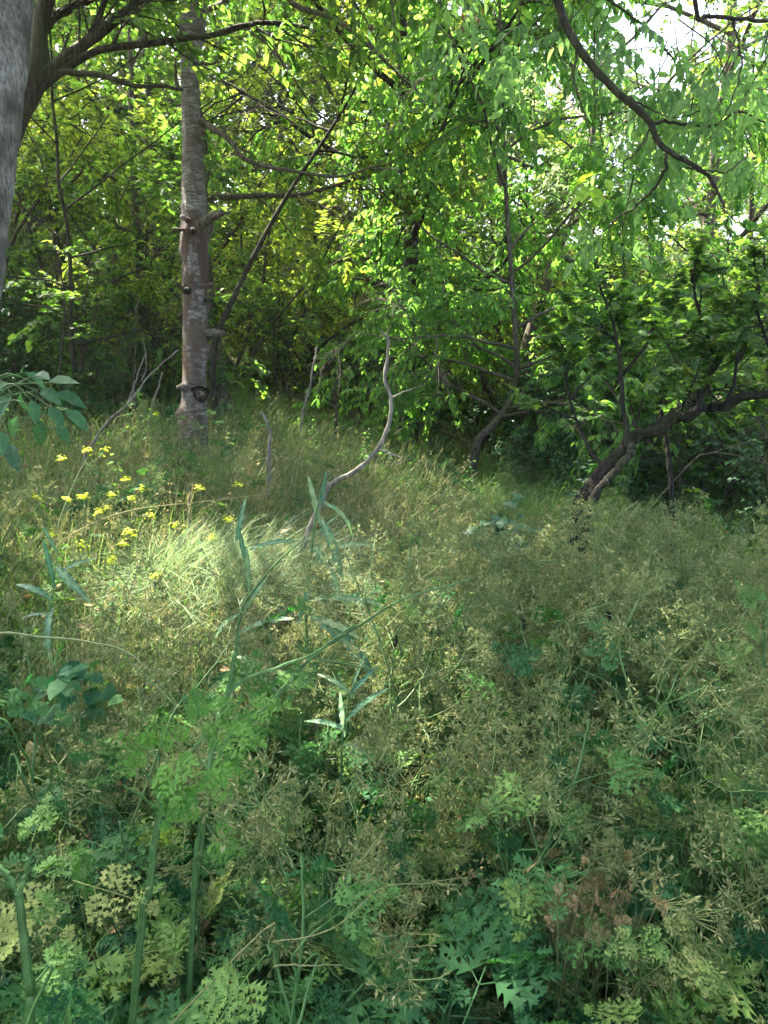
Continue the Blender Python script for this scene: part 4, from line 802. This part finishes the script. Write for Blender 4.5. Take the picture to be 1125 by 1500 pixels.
# lance leaved teal weeds in the middle
T_lance = None
def lance(n=9, w=.085, curl=.35, wav=.012):
    t = np.linspace(0, 1, n); y = t; z = .12*t-curl*t**2.2; ww = w*np.sin(np.pi*np.clip(t*.93+.05, 0, 1))**.7
    V = []; 
    for i in range(n):
        tooth = 1+.16*(i % 2)
        V += [(-ww[i]*tooth, y[i], z[i]+wav*math.sin(i*2.1)+ww[i]*.25), (0, y[i], z[i]), (ww[i]*tooth, y[i], z[i]+wav*math.cos(i*1.9)+ww[i]*.25)]
    F = [(3*i+a, 3*i+a+1, 3*i+a+4, 3*i+a+3) for i in range(n-1) for a in (0, 1)]
    tv = np.array([(-.1+.25*math.sin(i*1.3), .45, -.1) for i in range(n)]).ravel(); tv[-6:] += .35
    return np.array(V), np.zeros((0, 3), int), np.array(F), tv
LN = [lance(17, .055, .35), lance(17, .068, .6), lance(17, .052, .05)]
def lance_plant(label, stem_px, leaves, r0=.006, extra=0, mat='thistle', name='prickly_lettuce', cat='tall weed', smat='stem', tone=.45):
    """stem_px: (px,py,d) from root to tip; leaves: (t, px, py, dd) leaf tip pixels, dd depth change"""
    pts = [P(*q) for q in stem_px]; rt = root_at(pts[0]); off = np.array(rt); root = thing(name, label, cat, rt); gs = Geo(); gl_ = Geo()
    L0 = [np.array([pts[0][0]-off[0], pts[0][1]-off[1], -.02])]+[p-off for p in pts]
    c = smooth_path(L0, 50); gs.tubes(c, np.linspace(r0, r0*.35, 50), 8, tone)
    for (bx_, by_, tx, ty, d, dd, wi) in leaves:
        a = P(bx_, by_, d)-off; b = P(tx, ty, d+dd)-off; L_ = np.linalg.norm(b-a); dr = nrmz(b-a+Z*L_*.15); nr = nrmz(np.array([rng.normal()*.25, -.55, 1.0]))
        T = LN[wi]; gl_.inst(T, a[None], dr[None], nr[None], L_, float(np.clip(.5+.25*rng.normal(), 0, 1)))
    for j in range(extra):
        p = c[int(rng.integers(14, 48))]; az = j*2.4; s = np.array([math.cos(az), math.sin(az), .5+.4*rng.normal()]); gl_.inst(LN[j % 3], p[None], nrmz(s)[None], nrmz(Z+rng.normal(size=3)*.3)[None], .10*rng.uniform(.6, 1.3), .5)
    gs.build('stem', M[smat], root, True); gl_.build('leaves', M[mat], root); return root
rng = np.random.default_rng(71)
lance_plant('teal weed with long lance leaves standing in the middle of the clearing', [(455, 1000, 2.6), (448, 900, 2.6), (455, 820, 2.6), (462, 760, 2.6), (472, 715, 2.6), (485, 690, 2.6)],
    [(462, 812, 548, 797, 2.6, -.05, 0), (470, 760, 500, 835, 2.6, -.1, 1), (472, 735, 540, 790, 2.6, .1, 1), (470, 740, 480, 690, 2.6, 0, 2), (465, 780, 500, 760, 2.6, 0, 2), (455, 880, 560, 886, 2.6, -.05, 0), (460, 800, 495, 860, 2.6, -.1, 1), (455, 860, 440, 900, 2.6, -.1, 1), (450, 900, 545, 970, 2.6, -.2, 1), (452, 850, 475, 800, 2.6, .05, 2), (470, 770, 450, 700, 2.6, .05, 2), (455, 905, 520, 935, 2.6, -.15, 0)], .006)
lance_plant('teal weed with leaves pointing both ways left of the tallest lance leaved weed', [(335, 1060, 2.2), (345, 980, 2.2), (352, 900, 2.2), (375, 860, 2.2), (410, 820, 2.2), (445, 790, 2.2)],
    [(365, 806, 438, 792, 2.3, 0, 0), (362, 835, 342, 765, 2.3, 0, 2), (355, 900, 400, 850, 2.2, 0, 2), (350, 930, 420, 905, 2.2, -.1, 0), (345, 960, 400, 1000, 2.2, -.1, 1), (350, 900, 300, 940, 2.2, 0, 1), (365, 870, 360, 800, 2.25, 0, 2), (345, 990, 415, 985, 2.2, -.1, 0), (360, 730, 350, 800, 2.4, 0, 2)], .006)
lance_plant('small teal weed with narrow leaves low in the sunny patch', [(500, 1130, 1.9), (505, 1060, 1.9), (515, 1010, 1.9)],
    [(505, 1060, 560, 1010, 1.9, -.05, 0), (505, 1070, 450, 1050, 1.9, 0, 1), (510, 1020, 560, 980, 1.9, 0, 2), (512, 1015, 470, 985, 1.9, 0, 1), (505, 1090, 550, 1110, 1.9, 0, 1), (505, 1080, 500, 1020, 1.9, .1, 2), (515, 1010, 540, 960, 1.9, 0, 2)], .004)
lance_plant('narrow leaved teal weed at the left edge among brown stalks', [(75, 930, 2.2), (78, 860, 2.2), (85, 800, 2.2)], [(78, 880, 20, 850, 2.2, 0, 1), (80, 860, 60, 790, 2.2, 0, 2), (80, 850, 125, 810, 2.2, 0, 1), (82, 830, 110, 870, 2.2, -.1, 1), (75, 900, 30, 905, 2.2, 0, 0), (84, 810, 60, 770, 2.2, 0, 2), (78, 890, 60, 950, 2.2, -.1, 1)], .004)

# thick green stalks close to the camera
def stalk(label, lines, fronds, name='hemlock_stalk', cat='hemlock stalk', fmat='frond_bright', smat='stem', frs=FRB):
    pts = [P(*q) for q in lines[0][0]]; rt = root_at(pts[0], pts[1]); off = np.array(rt); root = thing(name, label, cat, rt); gs = Geo(); gf = Geo()
    for i, (q, r0, r1) in enumerate(lines):
        pp = [P(*a)-off for a in q]
        if i == 0: pp = [np.array([0, 0, -.03])]+pp
        c = smooth_path(pp, 30); c[1:-1] += rng.normal(size=(28, 3))*.0008; rr = np.linspace(r0, r1, 30)*(1+.05*rng.normal(size=30)); rr[14:16] *= 1.25; gs.tubes(c, rr, 10, .22); gs.tubes(c+np.array([r0*.5, -r0*.65, 0]), rr*.33, 4, .5); gs.tubes(c+np.array([-r0*.6, -r0*.6, 0]), rr*.3, 4, .05)
    for (px, py, d, tx, ty, dd, k) in fronds:
        a = P(px, py, d)-off; b = P(tx, ty, d+dd)-off; L_ = np.linalg.norm(b-a)
        gf.inst(frs[k % len(frs)], a[None], (b-a)[None], nrmz(Z*.8+np.array([rng.normal()*.3, -.6+.3*rng.normal(), 0]))[None], L_*.95, float(np.clip(.5+.25*rng.normal(), 0, 1)))
    gs.build('stem', M[smat], root, True); gf.build('leaves', M[fmat], root); return root
stalk('thick dark green stalk forking into bright divided leaves, lower left', [([(203, 1400, 1.15), (217, 1310, 1.15), (227, 1235, 1.15), (237, 1178, 1.15)], .0058, .0048), ([(237, 1178, 1.15), (255, 1150, 1.15), (275, 1110, 1.17), (310, 1060, 1.2)], .004, .002), ([(237, 1178, 1.15), (225, 1150, 1.15), (208, 1125, 1.15)], .003, .0018), ([(235, 1190, 1.15), (205, 1165, 1.12), (180, 1150, 1.1)], .0025, .0015)],
      [(240, 1110, 1.16, 175, 1075, -.02, 0), (250, 1100, 1.15, 250, 1160, -.1, 1), (270, 1105, 1.16, 240, 1050, 0, 0), (285, 1095, 1.17, 345, 1060, 0, 1), (290, 1110, 1.15, 325, 1160, -.06, 0), (262, 1130, 1.15, 255, 1200, -.1, 1), (300, 1060, 1.2, 350, 1020, 0, 0), (208, 1125, 1.15, 165, 1120, -.03, 1), (300, 1070, 1.2, 280, 1010, 0, 1), (310, 1080, 1.18, 390, 1080, 0, 0)])
stalk('second green stalk with drooping divided leaves behind the thick forked one', [([(283, 1330, 1.35), (290, 1240, 1.35), (303, 1150, 1.35), (310, 1090, 1.38)], .005, .003), ([(303, 1150, 1.35), (330, 1090, 1.36), (350, 1050, 1.38)], .003, .0015)],
      [(305, 1130, 1.35, 390, 1120, 0, 0), (315, 1100, 1.36, 330, 1190, -.08, 1), (330, 1090, 1.36, 400, 1050, 0, 0), (300, 1170, 1.35, 250, 1200, -.05, 1), (350, 1050, 1.38, 420, 1020, 0, 1), (295, 1220, 1.35, 350, 1250, -.05, 0)])
stalk('pale green stalk bending in at the bottom left corner', [([(48, 1560, 1.0), (45, 1450, 1.0), (35, 1370, 1.0), (28, 1310, 1.0)], .006, .0045), ([(28, 1310, 1.0), (10, 1280, 1.0), (-20, 1250, 1.0)], .004, .002), ([(28, 1315, 1.0), (40, 1270, 1.0), (45, 1240, 1.0)], .003, .002)],
      [(30, 1320, 1.0, 100, 1330, 0, 0), (-5, 1260, 1.0, -60, 1200, 0, 1), (42, 1250, 1.0, 60, 1160, .05, 0), (40, 1420, 1.0, 120, 1400, 0, 1), (35, 1300, 1.0, 120, 1230, .05, 0), (40, 1380, 1.0, -30, 1400, 0, 0)], fmat='frond', frs=FR)
stalk('upright green stalk with feathery blue green leaves at the right edge', [([(1112, 1150, 1.7), (1114, 1060, 1.7), (1118, 960, 1.7), (1122, 890, 1.7)], .005, .002), ([(1114, 1060, 1.7), (1090, 1000, 1.7), (1075, 960, 1.7)], .002, .001)],
      [(1116, 980, 1.7, 1040, 940, 0, 0), (1118, 950, 1.7, 1100, 900, 0, 1), (1114, 1010, 1.7, 1060, 1050, -.05, 2), (1112, 1080, 1.7, 1160, 1030, 0, 3), (1112, 1090, 1.7, 1050, 1110, 0, 0), (1120, 900, 1.7, 1090, 850, 0, 1)], fmat='frond', frs=FR)
stalk('long dark stem slanting up right across the sunlit patch', [([(310, 1120, 1.5), (325, 1040, 1.5), (350, 1000, 1.5), (400, 980, 1.5), (450, 962, 1.5), (520, 920, 1.5), (585, 880, 1.5), (640, 862, 1.55), (690, 848, 1.6)], .0052, .0012), ([(345, 1075, 1.5), (400, 1025, 1.5), (460, 960, 1.5), (520, 915, 1.5)], .0052, .0025), ([(450, 962, 1.5), (520, 975, 1.5), (570, 985, 1.5)], .002, .001), ([(585, 880, 1.5), (600, 820, 1.5), (608, 755, 1.5)], .0015, .0008), ([(325, 1045, 1.5), (345, 960, 1.5), (350, 920, 1.5)], .005, .003)],
      [(460, 962, 1.5, 420, 1020, -.05, 0), (340, 1030, 1.5, 380, 960, 0, 1), (580, 882, 1.5, 625, 900, 0, 2), (330, 1050, 1.5, 270, 1010, 0, 3)], fmat='frond', frs=FR)
def thin(label, lines, name='dry_stalk', cat='stalk', mat='drygrass', tone=.8, seeds=0):
    pts = P(*lines[0][0][0]); rt = root_at(pts, P(*lines[0][0][1])); off = np.array(rt); root = thing(name, label, cat, rt); g = Geo()
    for i, (q, r) in enumerate(lines):
        pp = [P(*a)-off for a in q]
        if i == 0: pp = [np.array([0, 0, -.02])]+pp
        c = smooth_path(pp, 30); c += np.cumsum(rng.normal(size=c.shape)*.0008, 0); g.tubes(c, np.linspace(r, r*.4, 30), 6, tone)
        if seeds and i: gg = c[12::2]; g.inst(SIM2, np.repeat(gg, seeds, 0), rng.normal(size=(len(gg)*seeds, 3))+Z, rng.normal(size=(len(gg)*seeds, 3)), .014, .6)
    g.build('stem', M[mat], root, True)
    return root, off
thin('pale green stem lying level at the left edge above the broad leaves', [([(-40, 1000, 1.8), (-20, 930, 1.8), (60, 933, 1.8), (130, 940, 1.8), (190, 958, 1.8), (240, 1010, 1.8), (262, 1040, 1.8)], .0035)], 'green_stem', 'stem', 'stem', .95)
thin('green stem slanting down right below the level pale stem', [([(240, 1080, 1.7), (262, 1040, 1.7), (225, 1000, 1.7), (190, 965, 1.7)], .0038)], 'green_stem', 'stem', 'stem', .8)
thin('long pale grass stalk arching over the yellow flowers', [([(60, 830, 3.2), (110, 780, 3.2), (190, 748, 3.3), (290, 735, 3.4), (350, 728, 3.4), (395, 722, 3.4)], .003)])
thin('straw stalk crossing low at the bottom of the frame', [([(330, 1420, 1.1), (400, 1385, 1.1), (480, 1370, 1.1), (560, 1305, 1.15), (640, 1296, 1.2)], .0016), ([(400, 1415, 1.1), (450, 1412, 1.1), (500, 1415, 1.1)], .0014)], tone=.5)
thin('bright upright mustard stalk with many small pods at the left', [([(85, 780, 3.7), (100, 735, 3.7), (115, 700, 3.7), (130, 672, 3.7)], .005)], 'green_stem', 'stem', 'stem', .98)
thin('white bleached stalk stub standing below the cherry tree', [([(277, 760, 4.3), (278, 735, 4.3), (277, 712, 4.3)], .010)], mat='bark_dead')
# dead bent sapling
def dead_sapling(label, lines, mat='bark_dead', name='dead_sapling', cat='dead sapling', d0=None):
    pts = P(*lines[0][0][0]); rt = root_at(pts, P(*lines[0][0][1])); off = np.array(rt); root = thing(name, label, cat, rt); g = Geo()
    for i, (q, r0, r1) in enumerate(lines):
        pp = [P(*a)-off for a in q]
        if i == 0: pp = [np.array([0, 0, -.05])]+pp
        c = smooth_path(pp, 50); c += np.interp(np.linspace(0, 13, 50), np.arange(14), rng.normal(size=14))[:, None]*np.array([.006, .006, .003])*min(.8, r0/.009)+rng.normal(size=c.shape)*.0012; rr = np.linspace(r0, r1, 50)*(1+.13*rng.normal(size=50)); g.tubes(c, rr, 10, cap=True)
    g.build('stem', M[mat], root, True); return root
dead_sapling('bare grey sapling bent in a long curve over the middle of the clearing', [([(470, 735, 3.9), (487, 708, 3.9), (520, 690, 3.9), (545, 668, 3.9), (562, 643, 3.9), (573, 610, 3.9), (572, 580, 3.9), (563, 552, 3.9), (567, 520, 3.9), (569, 500, 3.9), (560, 484, 3.9)], .016, .006), ([(573, 583, 3.9), (592, 574, 3.9), (622, 564, 3.9)], .004, .002), ([(553, 657, 3.9), (575, 665, 3.85), (588, 673, 3.8), (580, 680, 3.8)], .006, .003), ([(570, 520, 3.9), (567, 490, 3.9), (572, 478, 3.9)], .004, .002)])
dead_sapling('thin pale leaning stem lit by the sun at the foot of the wood', [([(443, 612, 7.5), (448, 590, 7.5), (457, 550, 7.5), (464, 508, 7.6)], .016, .010)], name='pale_sapling', cat='sapling')
dead_sapling('short pale stem in deep shade left of the cherry tree', [([(222, 600, 7.2), (232, 568, 7.2), (237, 546, 7.2)], .012, .008)], name='pale_sapling', cat='sapling')
dead_sapling('pale straight stem in the dark bank behind the cherry tree', [([(196, 560, 8.2), (197, 520, 8.2), (199, 470, 8.2), (202, 430, 8.2)], .012, .007)], name='pale_sapling', cat='sapling')
dead_sapling('forked grey dead twig left of the cherry tree foot', [([(120, 680, 5.6), (135, 650, 5.6), (160, 615, 5.6), (185, 595, 5.6), (208, 565, 5.6), (230, 540, 5.6), (262, 512, 5.6)], .012, .004), ([(185, 597, 5.6), (203, 545, 5.6), (212, 520, 5.6)], .006, .003), ([(208, 565, 5.6), (214, 530, 5.6), (210, 490, 5.6)], .005, .002)], name='dead_branch', cat='dead branch')
dead_sapling('short grey dead stick standing right of the cherry tree', [([(393, 690, 5.2), (394, 650, 5.2), (392, 620, 5.2), (380, 603, 5.2)], .016, .007)], name='dead_branch', cat='dead branch')
dead_sapling('dark forked twig under the wood edge in the middle', [([(492, 622, 7.4), (492, 600, 7.4), (490, 570, 7.4), (500, 545, 7.4)], .02, .008), ([(492, 600, 7.4), (482, 590, 7.4), (476, 580, 7.4)], .01, .005)], mat='bark_dark', name='dead_branch', cat='dead branch')
dead_sapling('straight grey stem standing under the leaning dark tree', [([(986, 790, 5.0), (984, 740, 5.0), (982, 690, 5.0), (974, 640, 5.0), (968, 600, 5)], .020, .013)], mat='bark_black', name='bare_trunk', cat='tree trunk')
dead_sapling('fallen pale twigs in the shade at the right edge', [([(1000, 690, 5.4), (1040, 664, 5.4), (1085, 668, 5.4), (1130, 680, 5.4)], .005, .003), ([(1040, 664, 5.4), (1070, 655, 5.4), (1125, 640, 5.3)], .004, .002)], mat='bark_grey', name='dead_branch', cat='dead branch')
# ------------------------------------------------------------------ smaller plants one can point to
rng = np.random.default_rng(90)
def leafy(name, label, cat, pos, leaves, T, size, mat, stemr=.003, group=None, smat='stem', stems=None, var=.2, tone=.5):
    """a small plant: leaves = list of world points with direction; each on its own petiole from the root"""
    off = np.array(pos); root = thing(name, label, cat, pos, 0, group); gs = Geo(); gf = Geo()
    for (p, d, nr, s) in leaves:
        e = np.array(p)-off; bend_tube(gs, (rng.normal()*.01, rng.normal()*.01, -.01) if stems is None else np.array(stems)-off, e, stemr, stemr*.5, rng, .04, 10, 5, .006)
        gf.inst(T, e[None], nrmz(np.array(d, float))[None], nrmz(np.array(nr, float))[None], size*s, float(np.clip(tone+var*rng.normal(), 0, 1)))
    gs.build('stem', M[smat], root, True); gf.build('leaves', M[mat], root); return root
# maple seedling
x, y = P(735, 830, 4.1)[:2]; L_ = []
for i in range(46):
    px, py = 732+rng.normal()*26, 785+rng.normal()*24; p = P(px, py, 4.1+rng.normal()*.1); L_.append((p, (rng.normal(), -.5+rng.normal()*.5, -.2), (rng.normal()*.3, -.4, 1), rng.uniform(.6, 1.3)))
leafy('maple_seedling', 'dark teal maple seedling with lobed leaves before the leaning tree', 'seedling', gl(x, y), L_, MAP, .075, 'leaf_cool', tone=.55)
# broad leaved patch at the left
L_ = []; x, y = P(115, 1040, 1.9)[:2]
HEART = (lambda v: (np.array(v, float), np.array([(8, 0, 1), (8, 1, 2), (8, 2, 3), (8, 3, 4), (8, 4, 5), (8, 5, 6), (8, 6, 7), (8, 7, 0)]), np.zeros((0, 4), int)))([(0, .05, 0), (-.28, -.1, .05), (-.5, .2, .06), (-.34, .62, .02), (0, 1, -.12), (.34, .62, .02), (.5, .2, .06), (.28, -.1, .05), (0, .4, 0)])
for i in range(38):
    p = P(112+rng.normal()*34, 1005+rng.normal()*26, 2.1+rng.normal()*.1); L_.append((p, (rng.normal(), -.9, -.3), (rng.normal()*.5, rng.normal()*.4, 1), rng.uniform(.6, 1.2)))
leafy('violet_plant', 'low dark green plant with rounded heart shaped leaves at the left', 'broadleaf plant', gl(x, y), L_, HEART, .055, 'frond', .0012, tone=.15)
# walnut sapling leaves at the left edge
L_ = []
for (px, py, dx, dz) in [(35, 545, .3, -.3), (60, 570, 1, -.5), (80, 575, 1.2, -.5), (30, 575, .1, -1), (18, 580, -.6, -1), (45, 585, .3, -1), (72, 595, .8, -1.1), (10, 560, -.8, -.6), (85, 620, .5, -1), (60, 615, -.2, -1.1), (95, 600, 1, -.8), (25, 610, -.4, -1), (5, 600, -.5, -1), (50, 550, .8, 0), (15, 650, .4, -.8), (0, 630, .3, -.9), (70, 560, 1, .1)]:
    L_.append((P(px, py, 2.0+rng.normal()*.06), (dx, -.3+rng.normal()*.3, dz), (rng.normal()*.3, -.5, 1), rng.uniform(.7, 1.15)))
leafy('walnut_sapling', 'shaded walnut sapling with long drooping leaves at the left edge', 'sapling', gl(*P(-60, 900, 2.0)[:2]), L_, OV, .08, 'leaf_cool', .0022, tone=.1, stems=P(-30, 600, 2.0))
_r = bpy.data.objects['walnut_sapling']; _g = Geo(); bend_tube(_g, (0, 0, -.02), P(-30, 600, 2.0)-np.array(_r.location), .008, .004, rng, .02, 16, 8); _g.build('trunk', M['bark_grey'], _r, True)
# dead brown plant
L_ = []; x, y = P(845, 1345, 1.45)[:2]
for i in range(75):
    p = P(855+rng.normal()*42, 1310+rng.normal()*38, 1.42+rng.normal()*.09); L_.append((p, (rng.normal()*.5, rng.normal()*.4, -1), rng.normal(size=3), rng.uniform(.5, 1.1)))
leafy('dead_hemlock', 'dead hemlock plant with hanging brown curled leaves low on the right', 'dead plant', gl(x, y), L_, FRL[0], .045, 'brown', .0012, smat='drygrass')
L_ = []; x, y = P(985, 1345, 1.35)[:2]
for i in range(16):
    p = P(985+rng.normal()*30, 1385+rng.normal()*45, 1.3+rng.normal()*.06); L_.append((p, (rng.normal(), -.3, -.1), (0, -.6, 1), rng.uniform(.6, 1.1)))
leafy('yellowing_hemlock', 'yellowing hemlock leaves in the lower right corner', 'hemlock plant', gl(x, y), L_[:9], FRL[1], .08, 'frond', .0015, tone=.95)
L_ = []; x, y = P(90, 1390, 1.1)[:2]
for i in range(7):
    p = P(90+rng.normal()*35, 1310+rng.normal()*18, 1.1+rng.normal()*.03); L_.append((p, (rng.normal(), -.5, -.1), (0, -.6, 1), rng.uniform(.7, 1.1)))
leafy('yellowing_hemlock', 'pale yellow hemlock leaf near the lower left corner', 'hemlock plant', gl(x, y), L_[:3], FRL[0], .12, 'frond', .0015, tone=.98, var=.02)
# grass tussock, its colour paled to strengthen the sun patch
g = Geo(); c = on_ground(330, 850, .2); n = 4200
az = rng.uniform(0, 6.28, n); r_ = rng.random(n)**.5*.42; x = c[0]+np.cos(az)*r_*1.1; y = c[1]+np.sin(az)*r_*.9
blades(g, x, y, rng.uniform(.3, .6, n), rng.uniform(.003, .006, n), rng, .9, (.55, .25), wind=(.45, -.25), seg=6)
tg_ = g.build('grass_tussock', M['sunpatch_grass']); tag(tg_, 'thick tussock of long grass bowed over, paled to brighten the sun patch', 'grass tussock')
g = Geo(); n = 5200; x = rng.uniform(1.0, 2.0, n); y = 4.9+rng.normal(size=n)*.9; blades(g, x-.25, y+.6, rng.uniform(.3, .62, n), rng.uniform(.003, .007, n), rng, .7, (.45, .2), wind=(.2, -.1), seg=5)
tag(g.build('grass_tussock', M['grass']), 'soft green grass mound left of the leaning dark tree', 'grass tussock')
# black withered pods on their stalks
for i, (px, py, d, ln) in enumerate([(744, 852, 2.7, .05), (765, 876, 2.6, .06), (785, 877, 2.6, .045), (856, 890, 2.7, .05), (765, 908, 2.6, .05), (891, 902, 2.6, .05), (578, 943, 2.2, .03), (842, 942, 2.5, .03), (970, 872, 3, .04), (1002, 800, 3.3, .05)]):
    e = P(px, py, d); rt = gl(e[0]+rng.normal()*.05, e[1]+.03); off = np.array(rt)
    root = thing('black_pod_stalk', 'thin stalk ending in a black withered pod in the weeds at right', 'seed stalk', rt, group='stalks with black withered pods'); gs = Geo(); bend_tube(gs, (0, 0, -.01), e-off+Z*.02, .0018, .0011, rng, 0, 12, 5, .01, .7); gs.build('stem', M['stem'], root, True)
    gp = Geo(); n = 12; t = np.linspace(0, 1, n); c = (e-off)+np.stack([.006*np.sin(t*5+i), .006*np.cos(t*4), .02-ln*t], 1); gp.tubes(c, (.0065*np.sin(np.pi*np.clip(t*.95+.03, 0, 1))**.6)*(1+.3*rng.normal(size=n)), 7); 
    for j in range(14): p = c[int(rng.integers(1, 11))]; gp.inst(OV, p[None], rng.normal(size=(1, 3)), rng.normal(size=(1, 3)), .014, .4)
    gp.build('pod', M['black'], root)
# pale bleached fallen leaves in the sun patch, an orange dead leaf, dead cluster high up
for i, (px, py, h, s, mt, lb) in enumerate([(395, 972, .22, .09, 'drygrass', 'bleached dry leaf lying in the sun patch, the larger one'), (410, 782, .5, .07, 'drygrass', 'pale folded dead leaf above the sunlit grass'), (510, 1105, .25, .07, 'drygrass', 'pale upright dead leaf low in the sun patch'),
     (112, 920, .45, .06, 'brown', 'curled orange brown dead leaf at the left among brown stalks'), (440, 990, .2, .07, 'drygrass', 'smaller bleached dry leaf beside the larger one in the sun')]):
    x, y = on_ground(px, py, h); c = np.array([x, y, float(ground(x, y))+h]); g = Geo()
    V, a, b, _t = lance(9, .16, .5, .03); g.inst((V, a, b), np.zeros((1, 3)), np.array([[.9, -.1+.3*rng.normal(), .5 if i in (1, 2) else .1]]), np.array([[.1, -.7, .8]]), s, .95 if mt != 'brown' else .9)
    g.tubes(np.array([[0, 0, 0], [-.01, 0, -h*.5], [-.02, .01, -h]]), np.array([.0015, .0012, .0012]), 4, .6)
    o = g.build('dead_leaf', M[mt]); o.location = c; tag(o, lb, 'dead leaf')
g = Geo(); c = P(690, 30, 5.5); pos = rng.normal(size=(26, 3))*np.array([.04, .04, .07]); g.inst(OV, pos, np.stack([rng.normal(size=26)*.4, rng.normal(size=26)*.4, -np.ones(26)], 1), rng.normal(size=(26, 3)), .075*rng.uniform(.6, 1.1, 26), .3)
g.tubes(np.array([[0, 0, .05], [.02, .1, .35], [0, .3, .7]]), np.array([.003, .004, .006]), 5, .3)
o = g.build('dead_leaf_cluster', M['brown']); o.location = c; tag(o, 'small hanging bunch of red brown dead leaves high in the green crown', 'dead leaves')
g = Geo(); n = 2600; x, y = scatter(n, rng, .8, 6, .8); hh = rng.uniform(.02, .38, n)
g.inst(OV, np.stack([x, y, ground(x, y)+hh], 1), rng.normal(size=(n, 3))*[1, 1, .5], rng.normal(size=(n, 3))+[0, 0, .6], .035*rng.uniform(.5, 1.5, n), rng.uniform(0, 1, n))
tag(g.build('fallen_leaves', M['brown']), 'dry brown leaves caught low among the weeds', 'fallen leaves', kind='stuff')
for (px, py, d, k) in [(845, 772, 3.1, 3), (880, 765, 3.3, 1), (800, 800, 3.0, 4), (930, 780, 3.2, 0), (1000, 762, 3.4, 3), (1060, 790, 3.1, 1), (960, 840, 2.7, 2), (1090, 850, 2.5, 3), (720, 850, 2.7, 1), (650, 880, 2.5, 4), (1040, 900, 2.3, 0), (890, 870, 2.6, 5)]:
    q = P(px, py, d); z0 = float(ground(q[0], q[1])); hB[k].put((q[0], q[1], z0), rng.uniform(0, 6.28), (q[2]-z0)/(.72, .82, .60, .92, .68, .52)[k])
# far hillside trees
rng = np.random.default_rng(41)
for i in range(34):
    a = -0.62+1.24*(i+.5)/34+rng.normal()*.02; r_ = (24, 29, 35)[i % 3]*rng.uniform(.95, 1.05); (shC if i % 2 else protoB).put(gl(r_*math.tan(a), r_, -.3), rng.uniform(0, 6.28), rng.uniform(1.0, 1.3)*(1.9 if i % 2 else 1)*(.62 if a > .12 else 1))
if 'DBG' in globals():
    pass

# ------------------------------------------------------------------ thin haze added to lighten the background
me = bpy.data.meshes.new('haze'); X0, X1, Y0, Y1, Z0, Z1 = -60, 60, -30, 75, -3, 30
me.from_pydata([(x, y, z) for x in (X0, X1) for y in (Y0, Y1) for z in (Z0, Z1)], [], [(0, 1, 3, 2), (4, 6, 7, 5), (0, 4, 5, 1), (2, 3, 7, 6), (0, 2, 6, 4), (1, 5, 7, 3)])
hm = bpy.data.materials.new('haze'); hm.use_nodes = True; hn = hm.node_tree; hn.nodes.clear()
ho = hn.nodes.new('ShaderNodeOutputMaterial'); hv = hn.nodes.new('ShaderNodeVolumePrincipled'); hv.inputs['Color'].default_value = (.95, .97, .93, 1); hv.inputs['Density'].default_value = 0.0006; hv.inputs['Anisotropy'].default_value = 0.5
hn.links.new(hv.outputs[0], ho.inputs['Volume']); me.materials.append(hm)
o = bpy.data.objects.new('haze', me); SC.collection.objects.link(o); o['kind'] = 'stuff'
